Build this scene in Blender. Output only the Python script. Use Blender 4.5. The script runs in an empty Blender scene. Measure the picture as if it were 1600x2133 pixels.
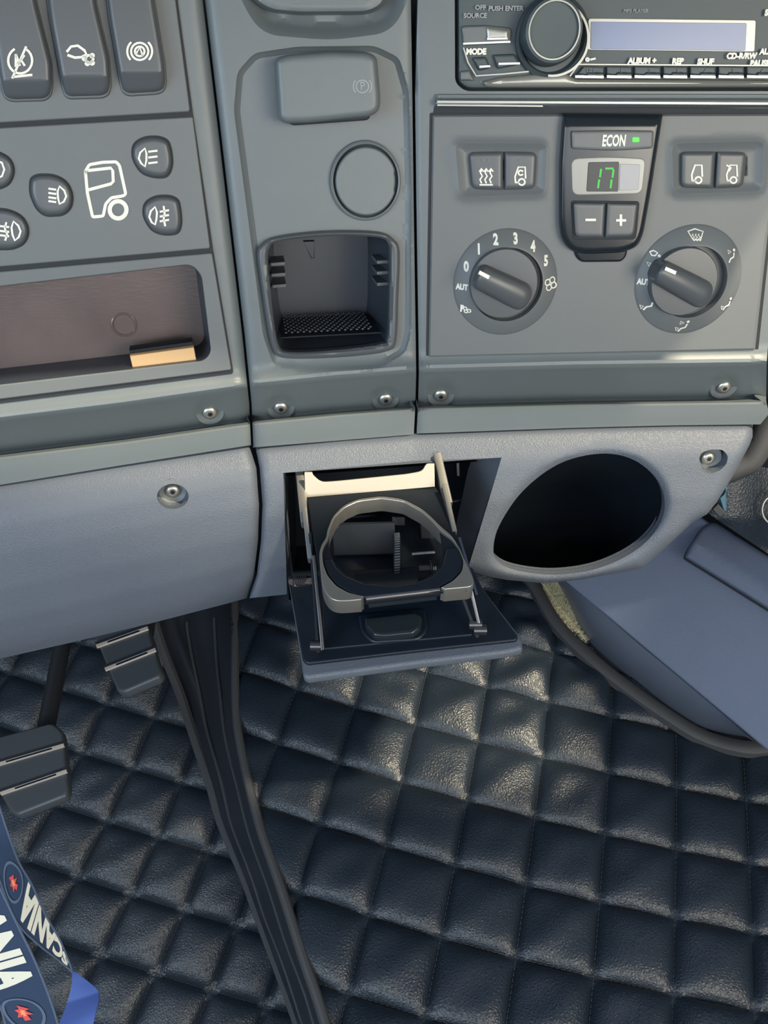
import bpy, math, random
import numpy as np
from mathutils import Vector, Matrix
from mathutils.geometry import delaunay_2d_cdt
random.seed(7); rng = np.random.default_rng(7)

# ------------------------------------------------------------------ camera, sky, sun, lamps, exposure
FPX, PITCH, CAMZ = 1650.0, math.radians(44.0), 1.0
sc = bpy.context.scene
cam = bpy.data.cameras.new('camera'); camo = bpy.data.objects.new('camera', cam)
sc.collection.objects.link(camo); sc.camera = camo
cam.sensor_fit = 'HORIZONTAL'; cam.sensor_width = 36.0; cam.lens = 36.0*FPX/1600.0
cam.clip_start = 0.01
camo.location = (0, 0, CAMZ); camo.rotation_euler = (math.pi/2-PITCH, 0, 0)
sc.view_settings.view_transform = 'Standard'; sc.view_settings.look = 'None'
sc.view_settings.gamma = 1.0; sc.view_settings.use_curve_mapping = False
sc.view_settings.exposure = 0.0
w = bpy.data.worlds.new('sky'); sc.world = w; w.use_nodes = True
_nt = w.node_tree; _bg = _nt.nodes['Background']
_tc = _nt.nodes.new('ShaderNodeTexCoord'); _sx = _nt.nodes.new('ShaderNodeSeparateXYZ'); _cr = _nt.nodes.new('ShaderNodeValToRGB')
_nt.links.new(_tc.outputs['Generated'], _sx.inputs[0]); _nt.links.new(_sx.outputs['Z'], _cr.inputs[0])
_cr.color_ramp.elements[0].position = 0.0; _cr.color_ramp.elements[0].color = (0.34, 0.44, 0.58, 1)
_cr.color_ramp.elements[1].position = 0.9; _cr.color_ramp.elements[1].color = (0.36, 0.56, 0.95, 1)
_nt.links.new(_cr.outputs[0], _bg.inputs[0]); _bg.inputs[1].default_value = 1.0
def lamp(kind, name, energy, col, loc=(0,0,0), to=(0,0,0), size=None):
    l = bpy.data.lights.new(name, kind); l.energy = energy; l.color = col
    o = bpy.data.objects.new(name, l); sc.collection.objects.link(o); o.location = loc
    o.rotation_euler = (Vector(to)-Vector(loc)).to_track_quat('-Z', 'Y').to_euler()
    if size:
        l.shape = 'RECTANGLE'; l.size, l.size_y = size
    return o
sun = lamp('SUN', 'sun', 6.0, (1.0, 0.86, 0.62), loc=(0.45, -0.12, 0.88)); sun.data.angle = math.radians(3.0)
# daylight through the cab's side window (right) and windscreen (in front, above the dashboard)
lamp('AREA', 'side_window_light', 20, (1.0, 0.90, 0.72), loc=(0.92, -0.42, 1.08), to=(0.0, 0.35, 0.3), size=(1.0, 0.6))
lamp('AREA', 'rear_fill_light', 11, (0.92, 0.96, 1.0), loc=(0.1, -0.86, 1.12), to=(0.1, 0.4, 0.3), size=(1.4, 0.5))  # added fill from behind to brighten the mat pads; no window known there
lamp('AREA', 'windscreen_light', 14, (0.80, 0.92, 1.0), loc=(0.0, 1.15, 1.80), to=(0.0, 0.3, 0.5), size=(2.0, 0.7))
lamp('AREA', 'left_window_light', 18, (0.68, 0.84, 1.0), loc=(-0.92, -0.42, 1.08), to=(0.0, 0.4, 0.2), size=(1.0, 0.6))

# ------------------------------------------------------------------ projection helpers
S_, C_ = math.sin(PITCH), math.cos(PITCH)
CAM = np.array([0, 0, CAMZ])
def ray(px, py):
    x = (np.asarray(px, float)-800)/FPX; y = (np.asarray(py, float)-1066.5)/FPX
    return np.stack([x, C_-y*S_, -S_-y*C_], -1)
def P3(px, py, d): return CAM+ray(px, py)*d
def unit(v): v = np.asarray(v, float); return v/np.linalg.norm(v)
class Plane:
    """A real flat surface of the cab: origin O, right U, up V, outward N."""
    def __init__(s, O, U, V):
        s.O = np.asarray(O, float); s.U = unit(U); s.N = unit(np.cross(s.U, V)); s.V = np.cross(s.N, s.U)
    def hit(s, px, py, n=0.0):
        r = ray(px, py); n = np.asarray(n, float)
        t = ((s.O-CAM)@s.N+n)/(r@s.N)
        return CAM+r*t[..., None]
    def uv(s, px, py, n=0.0):
        q = s.hit(px, py, n)-s.O
        return np.stack([q@s.U, q@s.V], -1)
    def w(s, u, v, n): return s.O+np.multiply.outer(np.asarray(u, float), s.U)+np.multiply.outer(np.asarray(v, float), s.V)+np.multiply.outer(np.asarray(n, float)*np.ones_like(np.asarray(u, float)), s.N)
    def up(s, n): return Plane(s.O+s.N*n, s.U, s.V)
def yawed(th): return np.array([math.cos(th), math.sin(th), 0])
def upv(th, tilt): return np.array([-math.sin(th)*math.sin(tilt), math.cos(th)*math.sin(tilt), math.cos(tilt)])
T = math.radians(17)
PR = Plane(P3(1240, 490, 0.50), yawed(math.radians(1.5)), upv(math.radians(1.5), T))
_a, _b = PR.hit(857, 0), PR.hit(868, 850)
PC = Plane(_b, yawed(math.radians(9)), _a-_b)
_a, _b = PC.hit(436, 0), PC.hit(523, 900)
PL = Plane(_b, yawed(math.radians(15)), _a-_b)

# ------------------------------------------------------------------ object bookkeeping
MW = {}
def thing(name, label, cat, O, group=None, rot=None):
    o = bpy.data.objects.new(name, None); sc.collection.objects.link(o); o.empty_display_size = 0.01
    m = Matrix.Translation(Vector(O))
    if rot is not None: m = m @ rot
    o.matrix_world = m; MW[o.name] = m
    o['label'] = label; o['category'] = cat
    if group: o['group'] = group
    return o
def join(*gs):
    V, F = [], []; k = 0
    for v, f in gs:
        v = np.asarray(v, float).reshape(-1, 3); V.append(v); F += [tuple(i+k for i in q) for q in f]; k += len(v)
    return np.concatenate(V), F
def mk(name, geo, mat, parent=None, label=None, cat=None, kind=None, group=None, smooth=32):
    v, f = geo; v = np.asarray(v, float).reshape(-1, 3)
    if parent is not None: m = MW[parent.name].inverted()
    else:
        c = v.mean(0); c[2] = v[:, 2].min(); m = Matrix.Translation(-Vector(c))
    A = np.array(m); v = v@A[:3, :3].T+A[:3, 3]
    me = bpy.data.meshes.new(name); me.from_pydata(v.tolist(), [], f); me.update()
    me.materials.append(mat)
    if smooth:
        me.polygons.foreach_set('use_smooth', [True]*len(me.polygons)); me.set_sharp_from_angle(angle=math.radians(smooth))
    o = bpy.data.objects.new(name, me); sc.collection.objects.link(o)
    if parent is not None: o.parent = parent; MW[o.name] = MW[parent.name]
    else: o.matrix_world = m.inverted(); MW[o.name] = m.inverted()
    if label: o['label'] = label
    if cat: o['category'] = cat
    if kind: o['kind'] = kind
    if group: o['group'] = group
    return o
def copy_tree(o, m):
    c = o.copy(); sc.collection.objects.link(c); c.matrix_world = m; MW[c.name] = m
    for ch in o.children:
        d = ch.copy(); sc.collection.objects.link(d); d.parent = c; MW[d.name] = m
        for g in ch.children:
            e = g.copy(); sc.collection.objects.link(e); e.parent = d
    return c

# ------------------------------------------------------------------ 2D helpers
def rpoly(pts, r=8, k=5):
    """polygon with rounded corners; r may be a list"""
    pts = [np.asarray(p, float) for p in pts]; n = len(pts); out = []
    for i in range(n):
        p, a, b = pts[i], pts[i-1], pts[(i+1) % n]
        ri = r[i] if isinstance(r, (list, tuple)) else r
        la, lb = np.linalg.norm(a-p), np.linalg.norm(b-p)
        d = min(ri, la*0.49, lb*0.49)
        if d < 0.3: out.append(p); continue
        s, e = p+(a-p)/la*d, p+(b-p)/lb*d
        for j in range(k+1):
            t = j/k; out.append((1-t)**2*s+2*t*(1-t)*p+t*t*e)
    return np.array(out)
def spl(pts, k=6, closed=True):
    pts = np.array(pts, float); n = len(pts); out = []
    rngi = range(n) if closed else range(n-1)
    for i in rngi:
        g = (lambda j: pts[j % n]) if closed else (lambda j: pts[min(max(j, 0), n-1)])
        p0, p1, p2, p3 = g(i-1), g(i), g(i+1), g(i+2)
        for j in range(k):
            t = j/k
            out.append(0.5*((2*p1)+(-p0+p2)*t+(2*p0-5*p1+4*p2-p3)*t*t+(-p0+3*p1-3*p2+p3)*t**3))
    if not closed: out.append(pts[-1])
    return np.array(out)
def ell(cx, cy, rx, ry, rot=0, k=48, a0=0, a1=360):
    full = abs(a1-a0) >= 360
    t = np.radians(np.linspace(a0, a1, k+1)[:k] if full else np.linspace(a0, a1, k)); c, s = math.cos(math.radians(rot)), math.sin(math.radians(rot))
    x, y = rx*np.cos(t), ry*np.sin(t)
    return np.stack([cx+x*c-y*s, cy+x*s+y*c], -1)
def inpoly(P, poly):
    x, y = P[:, 0], P[:, 1]; ins = np.zeros(len(P), bool); n = len(poly); j = n-1
    for i in range(n):
        xi, yi = poly[i]; xj, yj = poly[j]
        c = (yi > y) != (yj > y)
        with np.errstate(divide='ignore', invalid='ignore'):
            ins ^= c & (x < (xj-xi)*(y-yi)/((yj-yi) if yj != yi else 1e-9)+xi)
        j = i
    return ins
def dpoly(P, poly, closed=True):
    d = np.full(len(P), 1e9); n = len(poly)
    for i in range(n if closed else n-1):
        a, b = np.asarray(poly[i]), np.asarray(poly[(i+1) % n]); ab = b-a; L = ab@ab
        if L < 1e-12: continue
        t = np.clip(((P-a)@ab)/L, 0, 1)
        d = np.minimum(d, np.hypot(*(P-a-t[:, None]*ab).T))
    return d
def roundoff(d, w, r):
    q = np.clip(d/w, 0, 1); return -r*(1-np.sqrt(np.clip(1-(1-q)**2, 0, 1)))

def insets(poly, ds, step=5):
    p = np.asarray(poly, float); q = []
    for i in range(len(p)):
        a, b = p[i], p[(i+1) % len(p)]; m = max(1, int(np.linalg.norm(b-a)/step)); q += [a+(b-a)*t/m for t in range(m)]
    q = np.array(q); d = np.roll(q, -2, 0)-np.roll(q, 2, 0); d /= np.linalg.norm(d, axis=1)[:, None]; n = np.stack([-d[:, 1], d[:, 0]], -1)
    if not inpoly((q+n*2)[:5], p).mean() > .5: n = -n
    out = []
    for x in ds:
        r = q+n*x; out.append(r[dpoly(r, p) > abs(x)*.85-.01])
    return np.concatenate(out)
def sheet(pl, outer, holes, nf, step=9, skirt=0.01, hskirt=None, fine=None):
    """moulded panel: outline and openings traced in the picture of plane pl, height nf(px,py), edges turned back"""
    outer = np.asarray(outer, float); holes = [np.asarray(h, float) for h in holes]
    def dens(p, s):
        o = []
        for i in range(len(p)):
            a, b = p[i], p[(i+1) % len(p)]; m = max(1, int(np.linalg.norm(b-a)/s))
            o += [a+(b-a)*t/m for t in range(m)]
        return np.array(o)
    loops = [dens(outer, step)]+[dens(h, step) for h in holes]
    x0, y0 = outer.min(0); x1, y1 = outer.max(0)
    xs = np.arange(x0, x1, step); ys = np.arange(y0, y1, step)
    if fine is not None:
        ys = np.array(sorted(set(ys.tolist()+[]))) 
    G = np.stack(np.meshgrid(xs, ys), -1).reshape(-1, 2)
    auto = insets(outer, [step*k for k in (.45, 1.0, 1.7, 2.6)], step)
    fine = auto if fine is None else np.concatenate([fine, auto])
    if fine is not None:
        c_ = step*.62; occ = set()
        for a_, b_ in np.floor(fine/c_).astype(int): occ.update((a_+i_, b_+j_) for i_ in (-1, 0, 1) for j_ in (-1, 0, 1))
        keep = np.array([tuple(q) not in occ for q in np.floor(G/c_).astype(int)])
        G = np.concatenate([G[keep], fine])
    ok = inpoly(G, loops[0])
    for h in loops[1:]: ok &= ~inpoly(G, h)
    for l in loops: ok &= dpoly(G, l) > step*0.35
    G = G[ok]
    pts = [Vector(p) for l in loops for p in l]; E = []; k = 0
    for l in loops:
        n = len(l); E += [(k+i, k+(i+1) % n) for i in range(n)]; k += n
    nb = k
    pts += [Vector(p) for p in G]
    vo, eo, fo, ov, oe, of = delaunay_2d_cdt(pts, E, [], 0, 1e-4)
    Q = np.array([(v[0], v[1]) for v in vo]); Fs = np.array([f for f in fo])
    c = Q[Fs].mean(1); ok = inpoly(c, loops[0])
    for h in loops[1:]: ok &= ~inpoly(c, h)
    Fs = Fs[ok]
    n = nf(Q[:, 0], Q[:, 1]); W = pl.hit(Q[:, 0], Q[:, 1], n)
    # orient
    F = []
    for f in Fs:
        a, b, c = W[f]; F.append(tuple(int(i) for i in (f if np.cross(b-a, c-a)@pl.N > 0 else f[::-1])))
    gs = [(W, F)]
    for li, l in enumerate(loops):
        sk = skirt if li == 0 else (hskirt if hskirt is not None else skirt)
        if not sk: continue
        top = pl.hit(l[:, 0], l[:, 1], nf(l[:, 0], l[:, 1])); bot = top-pl.N*sk; m = len(l)
        gs.append((np.concatenate([top, bot]), [(i, (i+1) % m, m+(i+1) % m, m+i) for i in range(m)]))
    return join(*gs)

def plate(pl, loops, n0, n1, bev=0.0005, px=True, res=2):
    """flat moulded piece between heights n0..n1, edges bevelled; loops traced at the height of its top face"""
    cu = bpy.data.curves.new('c', 'CURVE'); cu.dimensions = '2D'; cu.fill_mode = 'BOTH'
    th = n1-n0; bev = min(bev, th*0.49); cu.extrude = th/2-bev; cu.bevel_depth = bev; cu.bevel_resolution = res; cu.offset = -bev
    for l in loops:
        l = np.asarray(l, float); q = pl.uv(l[:, 0], l[:, 1], n1) if px else l
        s = cu.splines.new('POLY'); s.points.add(len(q)-1); s.use_cyclic_u = True
        a = np.zeros((len(q), 4)); a[:, :2] = q; s.points.foreach_set('co', a.ravel())
    ob = bpy.data.objects.new('c', cu); me = bpy.data.meshes.new_from_object(ob)
    v = np.zeros(len(me.vertices)*3); me.vertices.foreach_get('co', v); v = v.reshape(-1, 3)
    f = [tuple(p.vertices) for p in me.polygons]
    bpy.data.objects.remove(ob); bpy.data.meshes.remove(me); bpy.data.curves.remove(cu)
    return pl.w(v[:, 0], v[:, 1], 0)+np.multiply.outer(v[:, 2]+(n0+n1)/2, pl.N), f

_fonts = {}
def text(pl, s, cx, cy, h, n, rot=0, wx=1.0, bold=0.0, shear=0, th=0.0003, px=True):
    """lettering, h = cap height in metres, centred on picture point cx,cy of plane pl"""
    cu = bpy.data.curves.new('t', 'FONT'); cu.body = s; cu.size = h/0.7; cu.align_x = 'CENTER'; cu.align_y = 'CENTER'; cu.offset = bold; cu.extrude = th/2; cu.resolution_u = 3; cu.shear = shear
    ob = bpy.data.objects.new('t', cu); me = bpy.data.meshes.new_from_object(ob)
    v = np.zeros(len(me.vertices)*3); me.vertices.foreach_get('co', v); v = v.reshape(-1, 3)
    f = [tuple(p.vertices) for p in me.polygons]
    bpy.data.objects.remove(ob); bpy.data.meshes.remove(me); bpy.data.curves.remove(cu)
    v[:, 0] *= wx
    if pl is None: return v, f
    c, si = math.cos(math.radians(rot)), math.sin(math.radians(rot))
    u0 = pl.uv(cx, cy, n) if px else np.array([cx, cy])
    x = v[:, 0]*c-v[:, 1]*si+u0[0]; y = v[:, 0]*si+v[:, 1]*c+u0[1]
    return pl.w(x, y, 0)+np.multiply.outer(v[:, 2]+n, pl.N), f

def strokes(pl, lines, wpx, n, th=0.0003):
    """drawn symbol: each polyline becomes a thin raised ribbon; a polyline whose ends meet is closed"""
    gs = []
    for l in lines:
        l = np.asarray(l, float); closed = np.allclose(l[0], l[-1]) and len(l) > 3
        if closed: l = l[:-1]
        m = len(l)
        if closed: d = np.roll(l, -1, 0)-np.roll(l, 1, 0)
        else: d = np.gradient(l, axis=0)
        d = d/np.maximum(np.linalg.norm(d, axis=1), 1e-9)[:, None]; nn = np.stack([-d[:, 1], d[:, 0]], -1)
        if not closed:
            l = l.copy(); l[0] -= d[0]*wpx*0.3; l[-1] += d[-1]*wpx*0.3
        A, B = l+nn*wpx/2, l-nn*wpx/2
        a1 = pl.hit(A[:, 0], A[:, 1], n); b1 = pl.hit(B[:, 0], B[:, 1], n); a0 = a1-pl.N*th; b0 = b1-pl.N*th
        V = np.concatenate([a1, b1, a0, b0]); F = []
        for i in range(m if closed else m-1):
            j = (i+1) % m
            F += [(i, j, m+j, m+i), (i, 2*m+i, 2*m+j, j), (m+i, m+j, 3*m+j, 3*m+i)]
        gs.append((V, F))
    return join(*gs)

def tube(P, r, k=10, closed=False, cap=True):
    P = np.asarray(P, float); m = len(P); r = np.ones(m)*r
    d = (np.roll(P, -1, 0)-np.roll(P, 1, 0)) if closed else np.gradient(P, axis=0)
    d /= np.linalg.norm(d, axis=1)[:, None]
    u = np.cross(d[0], [0.31, 0.2, 0.93]); u = unit(u); V = []
    for i in range(m):
        u = unit(u-d[i]*(u@d[i])); v = np.cross(d[i], u)
        for j in range(k):
            a = 2*math.pi*j/k; V.append(P[i]+r[i]*(math.cos(a)*u+math.sin(a)*v))
    F = []
    for i in range(m if closed else m-1):
        i2 = (i+1) % m
        F += [(i*k+j, i*k+(j+1) % k, i2*k+(j+1) % k, i2*k+j) for j in range(k)]
    if cap and not closed: F += [tuple(range(k))[::-1], tuple((m-1)*k+j for j in range(k))]
    return np.array(V), F
def coil(a, b, r, turns, wr, k=6):
    a, b = np.asarray(a), np.asarray(b); ax = unit(b-a); u = unit(np.cross(ax, [0.3, 0.2, 0.9])); v = np.cross(ax, u)
    t = np.linspace(0, 1, int(turns*10)+1); an = t*turns*2*math.pi
    return tube(a+np.outer(t, b-a)+r*(np.outer(np.cos(an), u)+np.outer(np.sin(an), v)), wr, k)
def lathe(c, U, V, N, prof, k=40, sx=1.0, cap=True):
    """prof: (radius, height) pairs about axis N through c"""
    c = np.asarray(c); an = np.linspace(0, 2*math.pi, k+1)[:k]; m = len(prof); W = []
    for r, h in prof: W.append(c+np.outer(r*sx*np.cos(an), U)+np.outer(r*np.sin(an), V)+np.outer(np.ones(k)*h, N))
    F = [(i*k+j, i*k+(j+1) % k, (i+1)*k+(j+1) % k, (i+1)*k+j) for i in range(m-1) for j in range(k)]
    if cap and prof[-1][0] > 1e-6: F.append(tuple((m-1)*k+j for j in range(k)))
    return np.concatenate(W), F
def box(O, U, V, N, su, sv, sn, bev=0.0008):
    """bevelled box centred at O"""
    q = rpoly([(-su/2, -sv/2), (su/2, -sv/2), (su/2, sv/2), (-su/2, sv/2)], min(bev*2, su/3, sv/3), 3)
    return plate(Plane(O, U, V), [q], -sn/2, sn/2, bev, px=False)
def loft(rows, closed=False):
    R = [np.asarray(r, float) for r in rows]; n = len(R[0]); F = []
    for i in range(len(R)-1):
        for j in range(n if closed else n-1): F.append((i*n+j, i*n+(j+1) % n, (i+1)*n+(j+1) % n, (i+1)*n+j))
    return np.concatenate(R), F

# ------------------------------------------------------------------ materials
def mat(name, col, rough=0.5, metal=0.0, bump=None, var=0.0, emit=None, spec=0.5, sheen=0, coat=0, trans=0):
    m = bpy.data.materials.new(name); m.use_nodes = True; nt = m.node_tree; b = nt.nodes['Principled BSDF']
    c = tuple(col)+(1,)
    b.inputs['Base Color'].default_value = c; b.inputs['Roughness'].default_value = rough; b.inputs['Metallic'].default_value = metal
    b.inputs['Specular IOR Level'].default_value = spec
    if coat: b.inputs['Coat Weight'].default_value = coat; b.inputs['Coat Roughness'].default_value = 0.08
    if trans: b.inputs['Transmission Weight'].default_value = trans
    if emit: b.inputs['Emission Color'].default_value = tuple(emit[0])+(1,); b.inputs['Emission Strength'].default_value = emit[1]
    tc = nt.nodes.new('ShaderNodeTexCoord')
    if var:
        nz = nt.nodes.new('ShaderNodeTexNoise'); nz.inputs['Scale'].default_value = 22; nz.inputs['Detail'].default_value = 6
        mx = nt.nodes.new('ShaderNodeMix'); mx.data_type = 'RGBA'
        nt.links.new(tc.outputs['Object'], nz.inputs['Vector']); nt.links.new(nz.outputs[0], mx.inputs[0])
        mx.inputs[6].default_value = tuple(x*(1-var) for x in col)+(1,); mx.inputs[7].default_value = tuple(min(1, x*(1+var)) for x in col)+(1,)
        nt.links.new(mx.outputs[2], b.inputs['Base Color'])
    if bump:
        kind, scale, st, dist = bump
        bp = nt.nodes.new('ShaderNodeBump'); bp.inputs['Strength'].default_value = st; bp.inputs['Distance'].default_value = dist
        if kind == 'noise':
            t = nt.nodes.new('ShaderNodeTexNoise'); t.inputs['Scale'].default_value = scale; t.inputs['Detail'].default_value = 3; h = t.outputs[0]
        elif kind == 'leather':
            t = nt.nodes.new('ShaderNodeTexVoronoi'); t.feature = 'DISTANCE_TO_EDGE'; t.inputs['Scale'].default_value = scale
            wn = nt.nodes.new('ShaderNodeTexNoise'); wn.inputs['Scale'].default_value = scale*0.6; wn.inputs['Detail'].default_value = 2
            ad = nt.nodes.new('ShaderNodeVectorMath'); ad.operation = 'MULTIPLY_ADD'; ad.inputs[1].default_value = (1.2/scale,)*3
            nt.links.new(tc.outputs['Object'], wn.inputs['Vector']); nt.links.new(wn.outputs[1], ad.inputs[0]); nt.links.new(tc.outputs['Object'], ad.inputs[2])
            nt.links.new(ad.outputs[0], t.inputs['Vector'])
            mr = nt.nodes.new('ShaderNodeMapRange'); mr.inputs[1].default_value = 0.0; mr.inputs[2].default_value = 0.45
            nt.links.new(t.outputs['Distance'], mr.inputs[0]); h = mr.outputs[0]
        elif kind == 'brush':
            t = nt.nodes.new('ShaderNodeTexNoise'); t.inputs['Scale'].default_value = scale
            mp = nt.nodes.new('ShaderNodeMapping'); mp.inputs['Scale'].default_value = (0.05, 1, 1)
            nt.links.new(tc.outputs['Object'], mp.inputs[0]); nt.links.new(mp.outputs[0], t.inputs['Vector']); h = t.outputs[0]
        if kind not in ('brush', 'leather'): nt.links.new(tc.outputs['Object'], t.inputs['Vector'])
        nt.links.new(h, bp.inputs['Height']); nt.links.new(bp.outputs[0], b.inputs['Normal'])
    return m
M = dict(
 trim=mat('dark_trim_plastic', (0.135, 0.158, 0.168), 0.40, bump=('noise', 2600, 0.25, 0.0002), var=0.05),
 module=mat('dark_module_plastic', (0.132, 0.146, 0.153), 0.44, bump=('noise', 3000, 0.2, 0.0002), var=0.06),
 button=mat('button_plastic', (0.085, 0.095, 0.105), 0.36),  # base greyed for the haze over the upper dashboard
 groove=mat('groove_shade', (0.016, 0.020, 0.026), 0.7),  # near-black that puts shade into gaps, grooves and wells
 lower=mat('grey_grained_plastic', (0.098, 0.115, 0.145), 0.50, bump=('leather', 620, 0.28, 0.0006), var=0.05),
 console=mat('blue_grey_grained_plastic', (0.118, 0.148, 0.225), 0.5, bump=('leather', 520, 0.3, 0.0005), var=0.05),
 smoothc=mat('blue_grey_smooth_plastic', (0.120, 0.145, 0.195), 0.38, var=0.08),
 black=mat('black_plastic', (0.006, 0.011, 0.020), 0.38, var=0.2),
 blackm=mat('black_matt_plastic', (0.005, 0.009, 0.015), 0.6, var=0.2, spec=0.3),
 gloss=mat('gloss_black_plastic', (0.014, 0.020, 0.026), 0.16, spec=.35),
 bin=mat('storage_bin_plastic', (0.034, 0.045, 0.062), 0.40, var=0.2),
 warmbin=mat('brown_tinted_bin_plastic', (0.12, 0.092, 0.088), 0.22, bump=('brush', 700, 0.2, 0.0003), var=0.35),
 tan=mat('tan_lit_ledge', (0.62, 0.40, 0.20), 0.6, bump=('noise', 900, 0.3, 0.0003)),  # warm light on the tray ledge, painted as tan
 pale=mat('sunlit_zinc', (0.50, 0.45, 0.36), 0.5, metal=0.25),  # cross plate zinc paled to carry the sunlight on it
 metal=mat('brushed_zinc', (0.50, 0.48, 0.44), 0.34, metal=0.85, bump=('brush', 900, 0.15, 0.0002)),
 steel=mat('screw_steel', (0.42, 0.41, 0.38), 0.35, metal=0.8),
 dsteel=mat('dark_steel', (0.12, 0.12, 0.13), 0.3, metal=0.9),
 white=mat('white_print', (0.86, 0.85, 0.76), 0.6),
 cream=mat('cream_print', (0.60, 0.58, 0.48), 0.7),
 dim=mat('dim_grey_print', (0.34, 0.36, 0.36), 0.6),
 faint=mat('faint_print', (0.15, 0.165, 0.165), 0.6),
 leather=mat('black_leatherette', (0.012, 0.020, 0.032), 0.40, bump=('leather', 300, 0.45, 0.0007), spec=0.6, var=0.1),
 piping=mat('dark_piping', (0.055, 0.058, 0.064), 0.6, bump=('noise', 900, 0.4, 0.0005)),
 cloth=mat('side_cloth', (0.02, 0.026, 0.036), 0.5, bump=('noise', 500, 0.2, 0.0008), spec=0.6),
 thread=mat('thread', (0.035, 0.040, 0.048), 0.8),
 cabgrey=mat('cab_lining', (0.22, 0.23, 0.24), 0.9),
 dark=mat('dark_cab_shell', (0.008, 0.011, 0.016), 0.8),
 carpet=mat('beige_fleece', (0.80, 0.70, 0.45), 0.95, bump=('noise', 500, 0.8, 0.003), var=0.3),  # beige raised to make up for sunlight missing on the strip
 pedal=mat('pedal_rubber', (0.060, 0.070, 0.080), 0.40, var=0.1),
 pedm=mat('pedal_strip_metal', (0.60, 0.52, 0.45), 0.4, metal=0.2),
 radio=mat('hazed_radio_plastic', (0.055, 0.075, 0.083), 0.48),  # bluish grey base carries the haze over the radio
 lcd=mat('lcd_blue', (0.16, 0.21, 0.36), 0.25),
 seg=mat('green_segment', (0.05, 0.5, 0.07), 0.5, emit=((0.06, 0.50, 0.09), 0.16)),
 led=mat('green_led', (0.05, 0.7, 0.05), 0.4, emit=((0.04, 1.0, 0.02), 1.0)),
 lens=mat('grey_lens', (0.30, 0.30, 0.27), 0.2),
 frost=mat('frosted_lens', (0.34, 0.34, 0.37), 0.35),
 chrome=mat('chrome_edge', (0.62, 0.60, 0.54), 0.22, metal=0.7),
 silver=mat('radio_silver_edge', (0.34, 0.34, 0.31), 0.3, metal=0.4),
 strap=mat('navy_woven_strap', (0.010, 0.028, 0.068), 0.8, bump=('noise', 1500, 0.4, 0.0004)),
 strapb=mat('royal_blue_ribbon', (0.055, 0.100, 0.32), 0.55),
 strapedge=mat('strap_edge', (0.07, 0.10, 0.16), 0.8),
 red=mat('red_print', (0.55, 0.05, 0.05), 0.7), orange=mat('orange_print', (0.75, 0.25, 0.10), 0.7),
 teal=mat('teal_plastic', (0.03, 0.10, 0.16), 0.4),
)

# ================================================================== the cab shell
def quad(a, b, c, d): return np.array([a, b, c, d], float), [(0, 1, 2, 3)]
mk('floor', quad((-1.3, -0.9, -0.16), (1.5, -0.9, -0.16), (1.5, 1.6, -0.16), (-1.3, 1.6, -0.16)), M['dark'], kind='structure')
mk('wall_front', quad((-1.3, 1.3, -0.16), (1.5, 1.3, -0.16), (1.5, 1.3, 1.0), (-1.3, 1.3, 1.0)), M['dark'], kind='structure')

mk('ceiling', quad((-1.3, -0.9, 1.5), (1.3, -0.9, 1.5), (1.3, 0.26, 1.5), (-1.3, 0.26, 1.5)), M['cabgrey'], kind='structure')
mk('wall_rear', quad((-.95, -0.9, -0.16), (.95, -0.9, -0.16), (.95, -0.9, 1.5), (-.95, -0.9, 1.5)), M['cabgrey'], kind='structure')
mk('wall_right', quad((.95, -0.9, -0.16), (.95, 1.3, -0.16), (.95, 1.3, 1.5), (.95, -0.9, 1.5)), M['cabgrey'], kind='structure')
mk('wall_left', quad((-.95, -0.9, -0.16), (-.95, 1.3, -0.16), (-.95, 1.3, 1.5), (-.95, -0.9, 1.5)), M['cabgrey'], kind='structure')
db = thing('dashboard_body', 'dark dashboard carcass behind the grey trims, and an added unseen hood that carry the grey trim panels', 'dashboard', (0, .97, .40))
mk('carcass', box((0, .97, .71), (1, 0, 0), (0, 1, 0), None, 1.8, .64, .62, .03), M['dark'], db)
hp = np.array([PL.hit(-420, -60), PL.hit(420, -60), PC.hit(855, -60), PR.hit(2050, -60)]); hp[:, 2] = 0
fr = hp+np.array([0, -.122, 0]); m_ = len(hp)
bk = hp.copy(); bk[:, 1] = 1.0
rows_ = [bk+np.array([0, 0, .975]), fr+np.array([0, .02, .975]), fr+np.array([0, 0, .985]), fr+np.array([0, .01, 1.0]), bk+np.array([0, 0, 1.02])]
mk('blocker', loft(rows_), M['dark'], db)  # unseen overhang added to keep the sun off the upper panels
# ================================================================== dashboard trims (upper)
seamL = [(418, -60), (422, 0), (452, 250), (486, 540), (505, 700), (519, 840), (521, 885), (523, 930)]
def ip(x, pts): a = np.array(pts, float); return np.interp(x, a[:, 0], a[:, 1])
ledL = [(-420, 1002), (0, 950), (260, 918), (523, 880)]
ledC = [(520, 880), (700, 862), (868, 849)]
ledR = [(860, 849), (1200, 840), (1640, 834)]
prof = np.array([(-900, 0), (-112, 0), (-97, .0018), (-85, .0048), (-77, .0042), (-67, -.0010), (-36, -.0140), (-9, -.0250), (-4, -.0235), (0, -.007), (3, 0), (7, .0016), (30, .0010), (70, -.001)])
def rollp(px, py, led): return np.interp(py-ip(px, led), prof[:, 0], prof[:, 1])
def fine_rows(x0, x1, led, step=7):
    X = np.arange(x0, x1, step); R = []
    for dy in (-108, -96, -88, -81, -76, -71, -65, -12, -8, -4, 0, 3, 7): R.append(np.stack([X, ip(X, led)+dy], -1))
    return np.concatenate(R)
def dimple(px, py, c, rx, ry, dep):
    q = np.hypot((px-c[0])/rx, (py-c[1])/ry); return -dep*np.clip(1.25*(1-q), 0, 1)**0.8
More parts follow.
